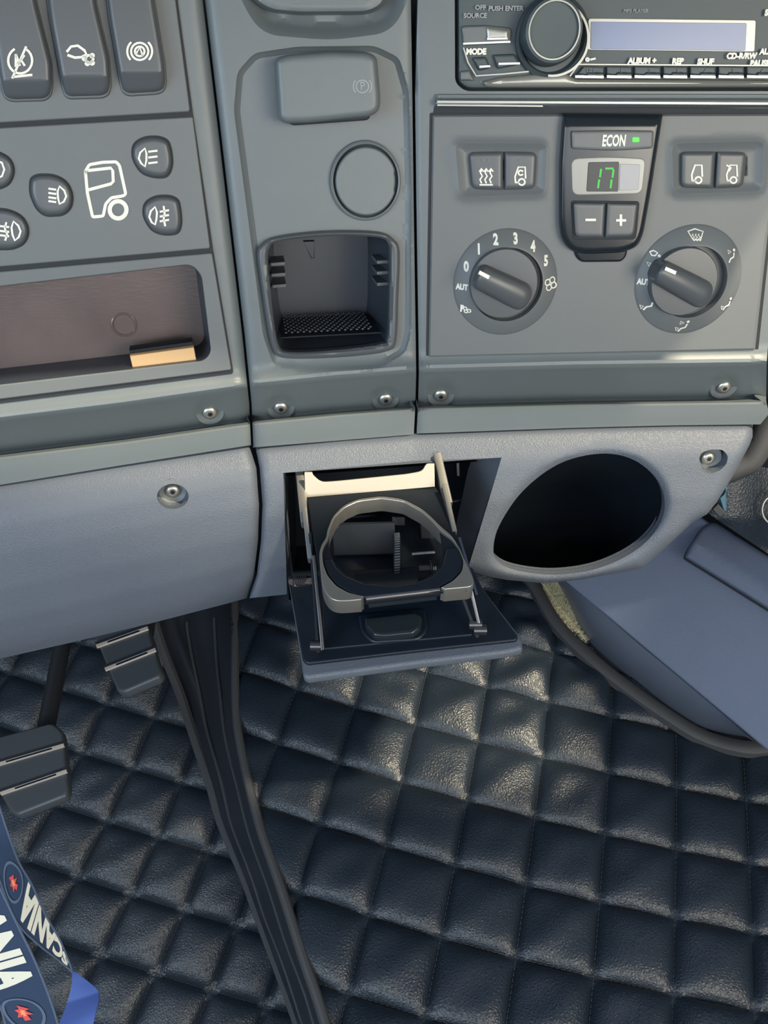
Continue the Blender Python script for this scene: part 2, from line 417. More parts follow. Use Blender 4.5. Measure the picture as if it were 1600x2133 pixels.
screwsL = [(437, 858)]; screwsC = [(585, 848), (803, 830)]; screwsR = [(918, 822), (1507, 805)]

pol = np.array([(-420, -60)]+seamL+[(523, 927), (260, 968), (0, 1010), (-420, 1066)])
tray_px = rpoly([(-220, 624), (0, 597), (400, 551), (420, 575), (440, 735), (425, 752), (0, 802), (-220, 828)], [20, 1, 26, 10, 20, 14, 1, 20])
def nL(px, py):
    P = np.stack([px, py], -1)
    n = rollp(px, py, ledL)+roundoff(dpoly(P, np.array(seamL), closed=False), 26, .005)
    for c in screwsL: n = n+dimple(px, py, c, 34, 25, .005)
    return n
tL = mk('dash_trim', sheet(PL, pol, [tray_px], nL, step=8, skirt=.02, hskirt=.002, fine=fine_rows(-410, 515, ledL)), M['trim'],
   label='dark grey dashboard trim on the left framing the light buttons and tray', cat='trim panel')
seamC = [(x+5, y) for x, y in seamL]
rC = [(855, -60), (859, 200), (862, 440), (866, 700), (867, 780), (865, 850), (862, 905)]
field = rpoly([(487, 230), (494, 150), (530, 110), (620, 97), (780, 95), (832, 120), (852, 190), (857, 400), (857, 690), (845, 735), (790, 768), (640, 778), (572, 765), (548, 700), (520, 480)], 14, 3)
binO = spl([(536, 530), (546, 508), (575, 494), (650, 484), (725, 481), (794, 485), (822, 500), (833, 526), (830, 620), (826, 708), (809, 731), (740, 742), (650, 747), (588, 745), (569, 728), (557, 680), (545, 600)], 4)
binI = spl([(558, 540), (562, 515), (580, 503), (650, 494), (725, 491), (790, 495), (808, 506), (813, 530), (812, 620), (808, 704), (796, 716), (740, 725), (650, 733), (594, 732), (580, 718), (572, 680), (563, 600)], 4)
hO = rpoly([(478, -80), (500, 0), (545, 72), (690, 84), (815, 68), (852, 0), (852, -80)], 40, 6)
hI = rpoly([(505, -80), (522, 0), (560, 26), (620, 32), (770, 31), (805, 10), (818, -80)], 22, 6)
def nC(px, py):
    P = np.stack([px, py], -1)
    n = rollp(px, py, ledC)
    n = n+roundoff(np.minimum(dpoly(P, np.array(seamC), False), dpoly(P, np.array(rC), False)+8), 26, .005)
    d = np.where(inpoly(P, field), dpoly(P, field), 0); n = n-.0035*np.clip(d/13, 0, 1)**.7*np.clip((790-py)/60, 0, 1)
    d = np.where(inpoly(P, hO), dpoly(P, hO), 0); e = np.where(inpoly(P, hI), dpoly(P, hI), 0)
    n = n-.010*np.clip(d/34, 0, 1)**1.2+np.where(e > 0, .013*np.clip(e/9, 0, 1)**.5, 0)
    for c in screwsC: n = n+dimple(px, py, c, 34, 25, .005)
    return n
pol = np.array(seamC+[(x, y) for x, y in [(527, 932), (700, 918), (862, 905)]]+rC[::-1][1:])
_fc = [field, hO, hI]
fine = np.concatenate([fine_rows(532, 860, ledC), insets(field, (0, 3, 7, 13)), insets(hO, (0, 6, 13, 21, 29)), insets(hI, (0, 3, 8))])
fine = fine[(dpoly(fine, np.array(rC), False) > 2.5) & (dpoly(fine, np.array(seamC), False) > 2.5)]
bz_ = insets(binI, (-5, ), 6); fine = fine[~inpoly(fine, binI) & (fine[:, 1] > -58)]
mk('dash_trim', sheet(PC, pol, [binI], nC, step=7, skirt=.02, hskirt=.003, fine=fine), M['trim'],
   label='dark grey centre dashboard trim column with round cap and open storage bin', cat='trim panel')
rR = [(1625, -60), (1622, 500), (1606, 640), (1597, 760), (1596, 834), (1602, 862), (1584, 884)]
rad_px = rpoly([(947, -60), (1640, -60), (1640, 190), (968, 190), (948, 172)], [1, 1, 1, 16, 12])
cl_px = rpoly([(897, 236), (1632, 233), (1578, 734), (889, 750)], 3, 2)
pocket = [rpoly([(948, 298), (1140, 299), (1136, 404), (958, 410)], 16, 4), rpoly([(1400, 299), (1592, 294), (1588, 398), (1404, 404)], 16, 4)]
def nR(px, py):
    P = np.stack([px, py], -1)
    n = rollp(px, py, ledR)+roundoff(dpoly(P, np.array([(x+7, y) for x, y in rC]), False), 12, .0025)
    for c in screwsR: n = n+dimple(px, py, c, 34, 25, .005)
    return n
pol = np.array([(872, -60)]+[(x+6, y) for x, y in rC[1:]]+[(868, 903), (1200, 891), (1400, 886)]+rR[::-1])
mk('dash_trim', sheet(PR, pol, [rpoly(rad_px, 0)], nR, step=8, skirt=.02, hskirt=.02, fine=fine_rows(876, 1590, ledR)), M['trim'],
   label='dark grey dashboard trim on the right framing the radio and climate panel', cat='trim panel')

# ------------------------------------------------------------------ screws on the dashboard
def torx(r, k=24):
    a = np.linspace(0, 2*math.pi, k+1)[:k]; rr = r*(1+.22*np.cos(6*a)); return np.stack([rr*np.cos(a), rr*np.sin(a)], -1)
def screw(O, U, V, label):
    N = np.cross(U, V); O = O+N*.0004; m = Matrix(((U[0], V[0], N[0]), (U[1], V[1], N[1]), (U[2], V[2], N[2]))).to_4x4()
    t = thing('screw', label, 'screw', O, 'screws holding the dashboard panels', rot=m)
    pl = Plane(O, U, V)
    mk('washer', lathe(O, U, V, N, [(.0102, -.0014), (.0100, .0006), (.0093, .0014), (.0084, .0012), (.0060, -.0004), (.0040, -.0006)], 28), M['trim'], t)
    mk('screw_head', join(lathe(O, U, V, N, [(.0048, 0), (.0048, .0016), (.0040, .0024), (.0026, .0028), (.0022, .0028)], 28)), M['steel'], t)
    mk('drive_socket', plate(pl, [torx(.0016)], .0022, .0030, .0001, px=False), M['black'], t)
    return t
PLs = {'L': (PL, screwsL, nL), 'C': (PC, screwsC, nC), 'R': (PR, screwsR, nR)}
slab = {(437, 858): 'torx screw right below the open tray, left of the centre seam', (585, 848): 'torx screw below the left corner of the storage bin',
        (803, 830): 'torx screw below the right corner of the storage bin', (918, 822): 'torx screw below the left corner of the climate panel',
        (1507, 805): 'torx screw below the right corner of the climate panel'}
sk = -math.radians(16)
for k, (pl, ss, nf) in PLs.items():
    for c in ss:
        n = float(nf(np.array([c[0]]), np.array([c[1]]))[0])+.0012
        V = pl.V*math.cos(sk)+pl.N*math.sin(-sk)*1.0
        V = unit(pl.V*math.cos(sk)-pl.N*math.sin(sk)); screw(pl.hit(c[0], c[1], n), pl.U, V, slab[c])

# ================================================================== left modules
gk = mk
gp = rpoly([(-415, -60), (362, -60), (402, 236), (444, 520), (486, 774), (484, 779), (0, 841), (-415, 895)], 3, 2)
mk('gap_shade', plate(PL, [gp, tray_px+np.array([0, 0])], .0002, .0010, .0002), M['groove'], tL)  # dark plate drawn as the shade in the gaps between modules
def bank(pts, r, holes=[], n1=.0020): return plate(PL, [rpoly(pts, r, 3)]+holes, .0004, n1, .0007)
t = mk('switch_bank', bank([(-415, -60), (358, -60), (366, 0), (396, 228), (394, 233), (0, 256), (-415, 283)], 4), M['module'],
   label='grey switch plate behind the three rocker switches', cat='switch plate')
# --- rocker switches
rock = [([(-30, -60), (62, -60), (76, 10), (106, 130), (108, 175), (104, 196), (92, 206), (26, 208), (12, 202), (5, 186), (-2, 150)], (42, 124)),
        ([(92, -60), (192, -60), (200, 10), (226, 120), (230, 176), (224, 194), (212, 200), (146, 202), (136, 196), (128, 170), (104, 40)], (168, 115)),
        ([(215, -60), (312, -60), (322, 10), (342, 130), (345, 170), (340, 186), (328, 192), (270, 196), (257, 190), (250, 168), (228, 40)], (291, 107))]
def ring(c, r, a0=0, a1=360, k=20, ry=None, rot=0): 
    e = ell(c[0], c[1], r, ry or r, rot, k, a0, a1); return np.concatenate([e, e[:1]]) if abs(a1-a0) >= 360 else e
sw_lab = ['rocker switch with a struck-through wheel symbol, leftmost of the three', 'rocker switch with a hook and gearwheel symbol, middle of the three', 'rocker switch with a wheel between brackets symbol, rightmost of the three']
for k, (pp, ic) in enumerate(rock):
    pp = np.array(pp, float); cc = pp.mean(0)
    O = PL.hit(cc[0], cc[1], .002)
    t = thing('rocker_switch', sw_lab[k], 'switch', O, 'rocker switches')
    mk('switch_frame', plate(PL, [rpoly(pp+(pp-cc)*.06, 10)], .0012, .0030, .0008), M['button'], t)
    # wedge shaped rocker: two slanted faces meeting at a ridge
    yr = ic[1]+43
    def nrk(px, py, yr=yr, pp=pp):
        P = np.stack([px, py], -1); d = dpoly(P, rpoly(pp, 10))
        base = np.where(py < yr, .0105+(yr-py)*-.000004, .0105-(py-yr)*.00012)
        return base+roundoff(d, 11, .0035)
    mk('rocker', sheet(PL, rpoly(pp, 10), [], nrk, step=5, skirt=.006, fine=np.stack([np.arange(pp[:, 0].min(), pp[:, 0].max(), 4), np.full(len(np.arange(pp[:, 0].min(), pp[:, 0].max(), 4)), yr)], -1)), M['button'], t, smooth=40)
    x, y = ic; ns = .0109
    if k == 0:
        g = strokes(PL, [ring((x, y+2), 25, -60, 240, ry=27), [(x-14, y+44-8), (x+24, y+32)], [(x-9, y-10), (x-9, y+14)], [(x-8, y-8), (x-1, y+12)], [(x+8, y-8), (x+2, y+1), (x+9, y+12)], [(x+12, y-26), (x-16, y+38)]], 5, ns)
    elif k == 1:
        g = strokes(PL, [[(x-28, y-8), (x-20, y-18), (x-6, y-20), (x+8, y-10), (x+12, y-2), (x+2, y+4), (x-12, y+5), (x-26, y)], ring((x+18, y+8), 8), ring((x+8, y+7), 3), ring((x+24, y+16), 3), ring((x+24, y+1), 3), ring((x+14, y+17), 3)], 5.5, ns)
    else:
        g = strokes(PL, [ring((x, y), 18), ring((x, y), 10), [(x-8, y+6), (x, y-8), (x+6, y+8)], ring((x, y), 26, 140, 225, 10), ring((x, y), 26, -45, 40, 10)], 4.5, ns)
    mk('symbol', g, M['white' if k != 2 else 'white'], t, label='white printed symbol')

# --- light button panel
t = thing('light_control_panel', 'grey panel of round light buttons around a white truck symbol', 'control panel', PL.hit(220, 390, .001))
mk('faceplate', bank([(-415, 294), (0, 266), (402, 243), (438, 514), (436, 518), (0, 556), (-415, 598)], 4, n1=.0022), M['module'], t)
ns = .0026
g = strokes(PL, [rpoly([(178, 357), (186, 343), (214, 338), (242, 337), (249, 345), (262, 404), (257, 408), (232, 412), (220, 425), (215, 450), (193, 452), (182, 402), (178, 357)][:-1], 3, 2).tolist()+[(178, 357)],
                 [(185, 355), (231, 350), (235, 356), (236, 378), (231, 383), (186, 395)]], 6.5, ns)
g = join(g, strokes(PL, [ring((246, 437), 17.5, ry=18)], 9, ns+.0002))
mk('truck_symbol', g, M['white'], t, label='white printed truck cab with wheel')
def lightbutton(c, pts, ic, kind, rr=20):
    c = np.array(c, float); o = np.array([c+np.array(p) for p in pts])
    outline = rpoly(o, rr, 5)
    mk('button_well', plate(PL, [outline+(outline-c)*.09], .0016, .00245, .0002), M['groove'], t)
    def nb(px, py): return .0052+roundoff(dpoly(np.stack([px, py], -1), outline), 10, .0024)
    b = mk('light_button', sheet(PL, outline, [], nb, step=4, skirt=.003), M['button'], t)
    x, y = ic; n2 = .0056
    D = lambda s: ring((x-s*0, y), 9*s, -90, 90, 10, ry=20).tolist()
    if kind == 'fogL':   # lamp then bars on the right
        L = [np.array([(x-4, y-19), (x-14, y-10), (x-17, y+2), (x-12, y+12), (x-4, y+19), (x-1, y+6), (x-1, y-8), (x-4, y-19)])]+[np.array([(x+4, y+a), (x+21, y+a-2)]) for a in (-12, 0, 12)]
    elif kind == 'lampR':
        L = [np.array([(x+6, y-19), (x+16, y-10), (x+20, y+2), (x+15, y+13), (x+6, y+18), (x+3, y+6), (x+2, y-8), (x+6, y-19)])]+[np.array([(x-16, y+a-2), (x-2, y+a)]) for a in (-12, -3, 6, 14)]
    elif kind == 'rearfog':
        L = [np.array([(x-8, y-19), (x-17, y-10), (x-20, y+2), (x-15, y+13), (x-8, y+18), (x-5, y+6), (x-4, y-8), (x-8, y-19)])]+[np.array([(x+3, y+a), (x+20, y+a-3)]) for a in (-9, 1, 11)]+[np.array([(x+10, y-20), (x+12, y-5), (x+10, y+6), (x+13, y+20)])]
    elif kind == 'frontfog':
        L = [np.array([(x+9, y-21), (x+19, y-12), (x+24, y), (x+20, y+12), (x+12, y+19), (x+7, y+7), (x+5, y-8), (x+9, y-21)])]+[np.array([(x-18, y+a-2), (x-1, y+a)]) for a in (-9, 1, 10)]+[np.array([(x-6, y-18), (x-9, y-6), (x-4, y+6), (x-8, y+18)])]
    else: L = [np.array([(x-10, y-20), (x+6, y-14), (x+11, y), (x+6, y+14), (x-10, y+20)])]
    mk('symbol', strokes(PL, L, 4.2, n2), M['white'], b)
lightbutton((316, 328), [(-40, 2), (-38, -28), (-14, -42), (16, -42), (34, -34), (41, -6), (42, 18), (32, 40), (6, 41), (-22, 32)], (306, 328), 'fogL')
lightbutton((107, 407), [(-44, -4), (-42, -34), (-28, -42), (6, -42), (32, -28), (44, 0), (40, 26), (24, 40), (-12, 42), (-30, 28)], (118, 407), 'lampR')
lightbutton((339, 449), [(-40, 2), (-38, -26), (-14, -40), (16, -40), (32, -32), (37, -6), (38, 18), (32, 36), (6, 40), (-22, 32)], (331, 450), 'rearfog')
lightbutton((-6, 353), [(-40, -38), (0, -38), (28, -22), (36, 4), (26, 30), (4, 40), (-40, 40)], (-2, 353), 'side')
lightbutton((18, 478), [(-42, -42), (0, -41), (30, -26), (42, 2), (34, 28), (10, 40), (-42, 40)], (19, 482), 'frontfog')

# --- storage tray
t = thing('storage_tray', 'long open storage tray with a brown-tinted inside, below the light buttons', 'tray', PL.hit(200, 690, 0))
mk('tray_frame', bank([(-415, 610), (0, 566), (442, 527), (482, 768), (480, 771), (0, 832), (-415, 885)], 4, [tray_px], n1=.0022), M['module'], t)
def inset(pl, loop, n0, n1, s=1.0, sh=(0, 0)):
    l = np.asarray(loop, float); a = pl.uv(l[:, 0], l[:, 1], n0); c = a.mean(0); b = (a-c)*s+c+np.array(sh)
    A, B = pl.w(a[:, 0], a[:, 1], n0), pl.w(b[:, 0], b[:, 1], n1); k = len(l)
    return np.concatenate([A, B]), [(i, (i+1) % k, k+(i+1) % k, k+i) for i in range(k)], B
V_, F_, B_ = inset(PL, tray_px, .0015, -.034, .97)
mk('tray_wall', (V_, F_), M['bin'], t)
mk('tray_back', (B_, [tuple(range(len(B_)))]), M['warmbin'], t, label='brown-tinted glossy back of the tray')
c0 = PL.hit(258, 676, -.034); mk('moulded_ring', lathe(c0, PL.U, PL.V, PL.N, [(.0080, -.001), (.0080, .0008), (.0072, .0012), (.0066, .0008), (.0064, .0002), (0.0001, .0002)], 36), M['warmbin'], t)
O = PL.hit(341, 742, -.012)
bl = box(O+PL.V*.0005, unit(PL.U+PL.V*.0), PL.V, PL.N, .040, .0095, .017, .0006)
bx = thing('lit_ledge', 'small warm-lit ledge in the right end of the open tray, its light painted tan', 'block', O)  # tan body stands in for a ledge catching warm light
mk('block_body', bl, M['tan'], bx)
mk('dark_top', box(O+PL.V*.0065-PL.N*.003, PL.U, PL.V, PL.N, .040, .0022, .012, .0004), M['blackm'], bx, label='dark upper face')

# ================================================================== centre column
t = thing('parking_brake_knob', 'rectangular grey parking brake knob marked P, top of the centre column', 'brake knob', PC.hit(680, 180, 0))
pk = [(572, 122), (600, 113), (690, 106), (766, 108), (785, 118), (793, 205), (791, 230), (772, 243), (640, 256), (592, 257), (580, 245)]
kn = rpoly(pk, 12, 4)
def nk(px, py):
    return .0150+roundoff(dpoly(np.stack([px, py], -1), kn), 13, .005)
mk('knob_cap', sheet(PC, kn, [], nk, step=5, skirt=.010), M['trim'], t)
mk('knob_stem', plate(PC, [rpoly([(588, 140), (770, 130), (772, 250), (604, 262)], 12)], -.004, .009, .001), M['groove'], t)
g = join(strokes(PC, [ring((755, 180), 13), ring((755, 180), 19, 140, 220, 8), ring((755, 180), 19, -40, 40, 8)], 2.2, .01525), text(PC, 'P', 755, 180, .0042, .0153))
mk('parking_symbol', g, M['dim'], t)
t = thing('socket_cover', 'round grey socket cap set in the centre column above the storage bin', 'cap', PC.hit(762, 376, 0))
c0 = PC.hit(762, 378, -.0015)
e = PC.uv(762, 376, 0); r0 = abs(PC.uv(834, 376, 0)[0]-PC.uv(690, 376, 0)[0])/2
mk('socket_rim', lathe(c0, PC.U, PC.V, PC.N, [(r0*1.09, -.003), (r0*1.07, .0005), (r0*1.03, .0012), (r0*.985, .0008), (r0*.975, -.003)], 64, sx=.96), M['trim'], t)
mk('socket_gap', lathe(c0, PC.U, PC.V, PC.N, [(r0*.98, -.0012), (.0001, -.0012)], 48, sx=.96), M['groove'], t)
cap = ell(0, 0, r0*.885, r0*.91, 0, 64); a_ = np.degrees(np.arctan2(cap[:, 1], cap[:, 0])); cap = cap[:]*np.where(np.abs(a_+4) < 17, .955, 1.0)[:, None]
mk('cap_lid', plate(Plane(c0, PC.U, PC.V), [cap], -.001, .0028, .0010, px=False), M['trim'], t)
# storage bin
t = thing('open_storage_bin', 'open black storage bin with rubber studded floor at the foot of the centre column', 'bin', PC.hit(690, 620, 0))
def nbin(px, py):
    P = np.stack([px, py], -1); d = np.minimum(dpoly(P, binO), dpoly(P, binI)); return .0010+.0022*np.clip(d/6, 0, 1)**.6
mk('bin_rim', sheet(PC, binO, [binI], nbin, step=4, skirt=.007, hskirt=.006), M['button'], t)
V_, F_, B_ = inset(PC, binI, -.004, -.070, .86, (.0, .001))
mk('bin_wall', (V_, F_), M['bin'], t); mk('bin_back', (B_, [tuple(range(len(B_)))]), M['bin'], t)
# studded floor: plane spanned by depth and U
fl0, fl1 = PC.hit(575, 716, -.006), PC.hit(806, 704, -.006)
BP = Plane(fl0, unit(fl1-fl0), -PC.N); wd = np.linalg.norm(fl1-fl0)
gs = [box(fl0+BP.U*wd/2-PC.N*.029-BP.N*.0006*(1 if BP.N[2] > 0 else -1)+PC.V*.004, BP.U, -PC.N, None, wd*.90, .056, .0012, .0004)]
mk('bin_mat', gs[0], M['blackm'], t)
st = []
for i in range(15):
    for j in range(11):
        p = fl0+BP.U*(wd*(.10+.80*(i+.5*(j % 2))/15))-PC.N*(.006+.0048*j)+PC.V*.0052
        st.append(lathe(p, BP.U, PC.N, PC.V, [(.0011, 0), (.0010, .0006), (.0005, .0010)], 6))
mk('stud', join(*st), M['bin'], t, kind='stuff')
for k, y in enumerate((537, 559, 582)):
    a, b = PC.hit(806, y-0, -.012), PC.hit(806, y+2, -.036)
    mk('wall_rib', box((a+b)/2-PC.U*.004, PC.U, PC.V, None, .009, .0022, .026, .0004), M['button'], t)
    a, b = PC.hit(568+k*3, y+12, -.012), PC.hit(568, y+2, -.036)
    mk('wall_rib', box((a+b)/2+PC.U*.003, PC.U, PC.V, None, .009, .0022, .026, .0004), M['button'], t)
mk('catch', plate(PC, [[(632, 503), (655, 502), (655, 538), (648, 538)]], -.018, -.012, .0005), M['black'], t)

# ================================================================== climate panel
cp = thing('climate_control_panel', 'climate control panel with two big dials, green 17 display and buttons', 'control panel', PR.hit(1240, 490, 0))
mk('gap_shade', plate(PR, [cl_px+(cl_px-cl_px.mean(0))*.004], -.0005, .0006, .0002), M['groove'], cp)  # dark rim plate, painted shade of the gap around the climate panel
face = rpoly([(901, 240), (1627, 238), (1573, 729), (893, 744)], 3, 2)
def nF(px, py):
    P = np.stack([px, py], -1); n = .0022+roundoff(dpoly(P, face), 4, .0010)
    for k, pk in enumerate(pocket):
        d = np.where(inpoly(P, pk), dpoly(P, pk), 0); n = n-.0016*np.clip(d/20, 0, 1)**1.3+.0012*np.exp(-(dpoly(P, pk)/7)**2)
    return n
fine = np.concatenate([insets(q, (-9, -4, 0, 6, 13, 20)) for q in pocket])
mk('faceplate', sheet(PR, face, [], nF, step=8, skirt=.002, fine=fine), M['module'], cp)
def keycap(pts, r, n0, n1, w=9, ro=.0022, mt='button', name='button'):
    o = rpoly(pts, r, 5)
    def nb(px, py): return n1+roundoff(dpoly(np.stack([px, py], -1), o), w, ro)
    return mk(name, sheet(PR, o, [], nb, step=4, skirt=n1-n0), M[mt], cp)
mk('button_well', plate(PR, [rpoly([(971, 312), (1124, 312), (1122, 400), (978, 402)], 14)], -.002, .0006, .0002), M['groove'], cp)
mk('button_well', plate(PR, [rpoly([(1414, 312), (1561, 312), (1552, 397), (1412, 398)], 14)], -.002, .0006, .0002), M['groove'], cp)
b1 = keycap([(976, 317), (1048, 316), (1048, 396), (983, 394)], [14, 3, 3, 14], -.001, .0046)
b2 = keycap([(1051, 316), (1119, 317), (1115, 393), (1051, 396)], [3, 14, 14, 3], -.001, .0046)
b3 = keycap([(1419, 316), (1491, 316), (1486, 393), (1418, 391)], [12, 3, 3, 14], -.001, .0046)
b4 = keycap([(1494, 316), (1556, 317), (1548, 390), (1489, 393)], [3, 12, 14, 3], -.001, .0046)
ns = .0050
wv = lambda x, y, h=26: [(x, y+h/2), (x-3, y+h/4), (x+2, y), (x-2, y-h/4), (x, y-h/2+1)]
mk('symbol', strokes(PR, [wv(x, 367, 28) for x in (1003, 1013, 1023)]+[[(x-4, 357), (x, 351), (x+4, 357)] for x in (1003, 1013, 1023)]+[[(1000, 385), (1026, 385)]], 3.2, ns), M['white'], b1)
cab = lambda x, y: [[(x-10, y+14), (x-11, y+2), (x-4, y-18), (x+10, y-18), (x+11, y+5)], [(x-10, y+14), (x-3, y+14)], ring((x+3, y+13), 6.5)]
mk('symbol', strokes(PR, cab(1084, 366)+[ring((1085, 360), 5, 40, 320, 10)], 3.4, ns), M['white'], b2)
mk('symbol', strokes(PR, cab(1452, 362)+[], 3.8, ns), M['white'], b3)
mk('symbol', strokes(PR, cab(1525, 362)+[[(1514, 344), (1523, 350), (1519, 356)]], 3.4, ns), M['white'], b4)
mk('indicator_mark', strokes(PR, [[(1005, 333), (1010, 333)], [(1017, 333), (1021, 333)], [(1082, 333), (1089, 333)]], 4, ns), M['faint'], cp)
# glossy centre bezel
foot = mk('bezel_under_plate', plate(PR, [rpoly([(1190, 500), (1312, 500), (1306, 534), (1296, 546), (1212, 547), (1200, 536)], 8)], .0010, .0042, .0015), M['gloss'], cp)  # low dark plate below the bezel
bz = rpoly([(1174, 236), (1167, 340), (1166, 464), (1171, 500), (1190, 524), (1222, 529), (1296, 526), (1328, 514), (1340, 488), (1356, 400), (1381, 238)], [1, 10, 20, 14, 16, 14, 14, 14, 14, 40, 1], 5)
def nz(px, py): return .0095+roundoff(dpoly(np.stack([px, py], -1), bz), 9, .0042)+np.where(py < 262, -(262-py)*.00006, 0)
mk('gloss_bezel', sheet(PR, bz, [], nz, step=5, skirt=.006), M['gloss'], cp)
def zplate(name, pts, r, n0, n1, mt, w=6, ro=.0012): 
    return keycap(pts, r, n0, n1, w, ro, mt, name)
zplate('econ_button', [(1190, 273), (1275, 271), (1362, 272), (1360, 309), (1275, 315), (1191, 310)], [5, 40, 5, 6, 60, 6], .0088, .0118, 'module')
mk('econ_lettering', text(PR, 'ECON', 1279, 294, .0058, .0121, wx=.60, bold=.00028), M['white'], cp)
mk('green_indicator', plate(PR, [rpoly([(1318, 286), (1332, 286), (1332, 296), (1318, 296)], 2)], .0112, .0122, .0002), M['led'], cp, label='lit green indicator')
mk('display_frame', plate(PR, [rpoly([(1190, 330), (1268, 326), (1346, 330), (1338, 404), (1192, 407)], [16, 60, 14, 16, 16])], .0088, .0102, .0006), M['lens'], cp)
mk('display_window', plate(PR, [rpoly([(1226, 338), (1290, 337), (1288, 399), (1222, 399)], 3)], .0098, .0106, .0002), M['black'], cp)
mk('frosted_window', plate(PR, [rpoly([(1292, 341), (1334, 343), (1330, 395), (1290, 397)], 4)], .0098, .0106, .0002), M['frost'], cp)
mk('digit', join(strokes(PR, [[(1252, 353), (1250, 368)], [(1248, 375), (1246, 391)]], 4.2, .0109)), M['seg'], cp, label='green 1 of the 17 reading')
mk('digit', join(strokes(PR, [[(1262, 351), (1277, 351)], [(1278, 354), (1276, 369)], [(1274, 375), (1272, 391)]], 4.2, .0109)), M['seg'], cp, label='green 7 of the 17 reading')
mk('button_well', plate(PR, [rpoly([(1189, 418), (1333, 419), (1325, 499), (1194, 499)], 8)], .0088, .0100, .0003), M['groove'], cp)
bm = zplate('minus_button', [(1194, 422), (1261, 423), (1257, 494), (1198, 494)], [7, 2, 2, 12], .009, .0125, 'button')
bp_ = zplate('plus_button', [(1265, 423), (1329, 424), (1321, 493), (1261, 494)], [2, 7, 14, 2], .009, .0125, 'button')
mk('symbol', strokes(PR, [[(1221, 458), (1240, 458)]], 5, .0129), M['white'], bm)
mk('symbol', join(strokes(PR, [[(1285, 459), (1303, 459)]], 5, .0129), strokes(PR, [[(1293.5, 448), (1293.5, 469)]], 5, .01292)), M['white'], bp_)
# dials
def px_r(px, py, r, ax): a = PR.uv(px-r*(ax == 0), py-r*(ax == 1)); b = PR.uv(px+r*(ax == 0), py+r*(ax == 1)); return abs((b-a)[ax])/2
def fanicon(c, r, n): return [ring((c[0]+r*.55*math.cos(a), c[1]+r*.55*math.sin(a)), r*.42, k=10) for a in (.5, 2.07, 3.64, 5.2)]
def dial(rc, kc, rr, kr, g0, g1, mk0, mk1):
    R = px_r(rc[0], rc[1], rr, 0); c = PR.hit(rc[0], rc[1], .0045); K = px_r(kc[0], kc[1], kr, 0)
    c = c-PR.N*.0027
    prof = [(R*1.0, -.0005), (R*.985, .0006), (R*.95, .0014), (K*1.10, .0076), (K*1.05, .0078), (K*1.03, .001)]
    mk('dial_ring', lathe(c, PR.U, PR.V, PR.N, prof, 96), M['module'], cp)
    kk = PR.hit(kc[0], kc[1], .0135)
    kn = mk('rotary_knob', lathe(kk, PR.U, PR.V, PR.N, [(K*1.0, -.010), (K*.99, -.001), (K*.96, 0), (K*.5, .0004), (.0001, .0004)], 72), M['button'], cp)
    a, b = np.array(g0, float), np.array(g1, float); d = unit(b-a); nn = np.array([-d[1], d[0]])
    L = np.linalg.norm(b-a)
    hw0, hw1 = 27, 33
    o = rpoly([a-nn*hw0, b-nn*hw1*.96, b+d*11, b+nn*hw1*.96, a+nn*hw0, a-d*5], [14, 22, 26, 20, 12, 30], 6)
    def ng(px, py):
        P = np.stack([px, py], -1); s = ((P-a)@d)/L; q = np.abs((P-a)@nn)
        return .0262-.0045*np.clip(s, 0, 1)**2-.0000045*q**2+roundoff(dpoly(P, o), 12, .006)
    g = mk('grip', sheet(PR, o, [], ng, step=4, skirt=.013), M['button'], kn)
    mk('pointer_mark', strokes(PR, [[mk0, mk1]], 8, .0267, th=.0006), M['white'], kn, label='white pointer line')
    def h(P):  # height of the conical ring under a point
        rel = P-c; r = np.hypot(rel@PR.U, rel@PR.V); q = np.interp(r, [K*1.10, R*.95], [.0076, .0014]); return q
    return c, h
def onto(geo, c, h):
    v, f = geo; n = (v-c)@PR.N; return v+np.outer(h(v)-n+.0003, PR.N), f
c, h = dial((1053.5, 591), (1050, 592), 109, 70, (996, 574), (1096, 622), (1000, 568), (1017, 577))
for s_, x, y, hh in (('0', 970, 554, .0056), ('1', 996, 518, .0056), ('2', 1031, 498, .0058), ('3', 1072, 496, .0058), ('4', 1108, 512, .0058), ('5', 1135, 542, .0058), ('AUT', 961, 596, .0034), ('P', 962, 642, .0040)):
    mk('dial_marking', onto(text(PR, s_, x, y, hh, .003, wx=.72 if len(s_) == 1 else .72, bold=.00042 if len(s_) == 1 else .0003, th=0), c, h), M['white'], cp)
mk('fan_symbol', onto(strokes(PR, fanicon((1145, 589), 15, 0), 2.6, .003, th=0), c, h), M['white'], cp)
mk('fan_symbol', onto(strokes(PR, fanicon((972, 643), 8, 0)[:3], 2.4, .003, th=0), c, h), M['white'], cp)
c, h = dial((1435.5, 585.5), (1426, 588), 111, 68, (1372, 564), (1472, 618), (1388, 560), (1406, 568))
mk('dial_marking', onto(text(PR, 'AUT', 1338, 586, .0034, .003, wx=.72, bold=.0003, th=0), c, h), M['white'], cp)
def person(x, y, s=1.0, arrows='u'):
    L = [[(x+8*s, y-5*s), (x+6*s, y+3*s), (x-3*s, y+6*s), (x-8*s, y+13*s)], ring((x+9*s, y-12*s), 1.6*s, k=8)]
    if 'u' in arrows: L.append([(x-8*s, y-13*s), (x+0*s, y-9*s), (x-8*s, y-5*s), (x-8*s, y-13*s)])
    if 'd' in arrows: L.append([(x-16*s, y+3*s), (x-9*s, y+5*s), (x-13*s, y+12*s), (x-16*s, y+3*s)])
    return L
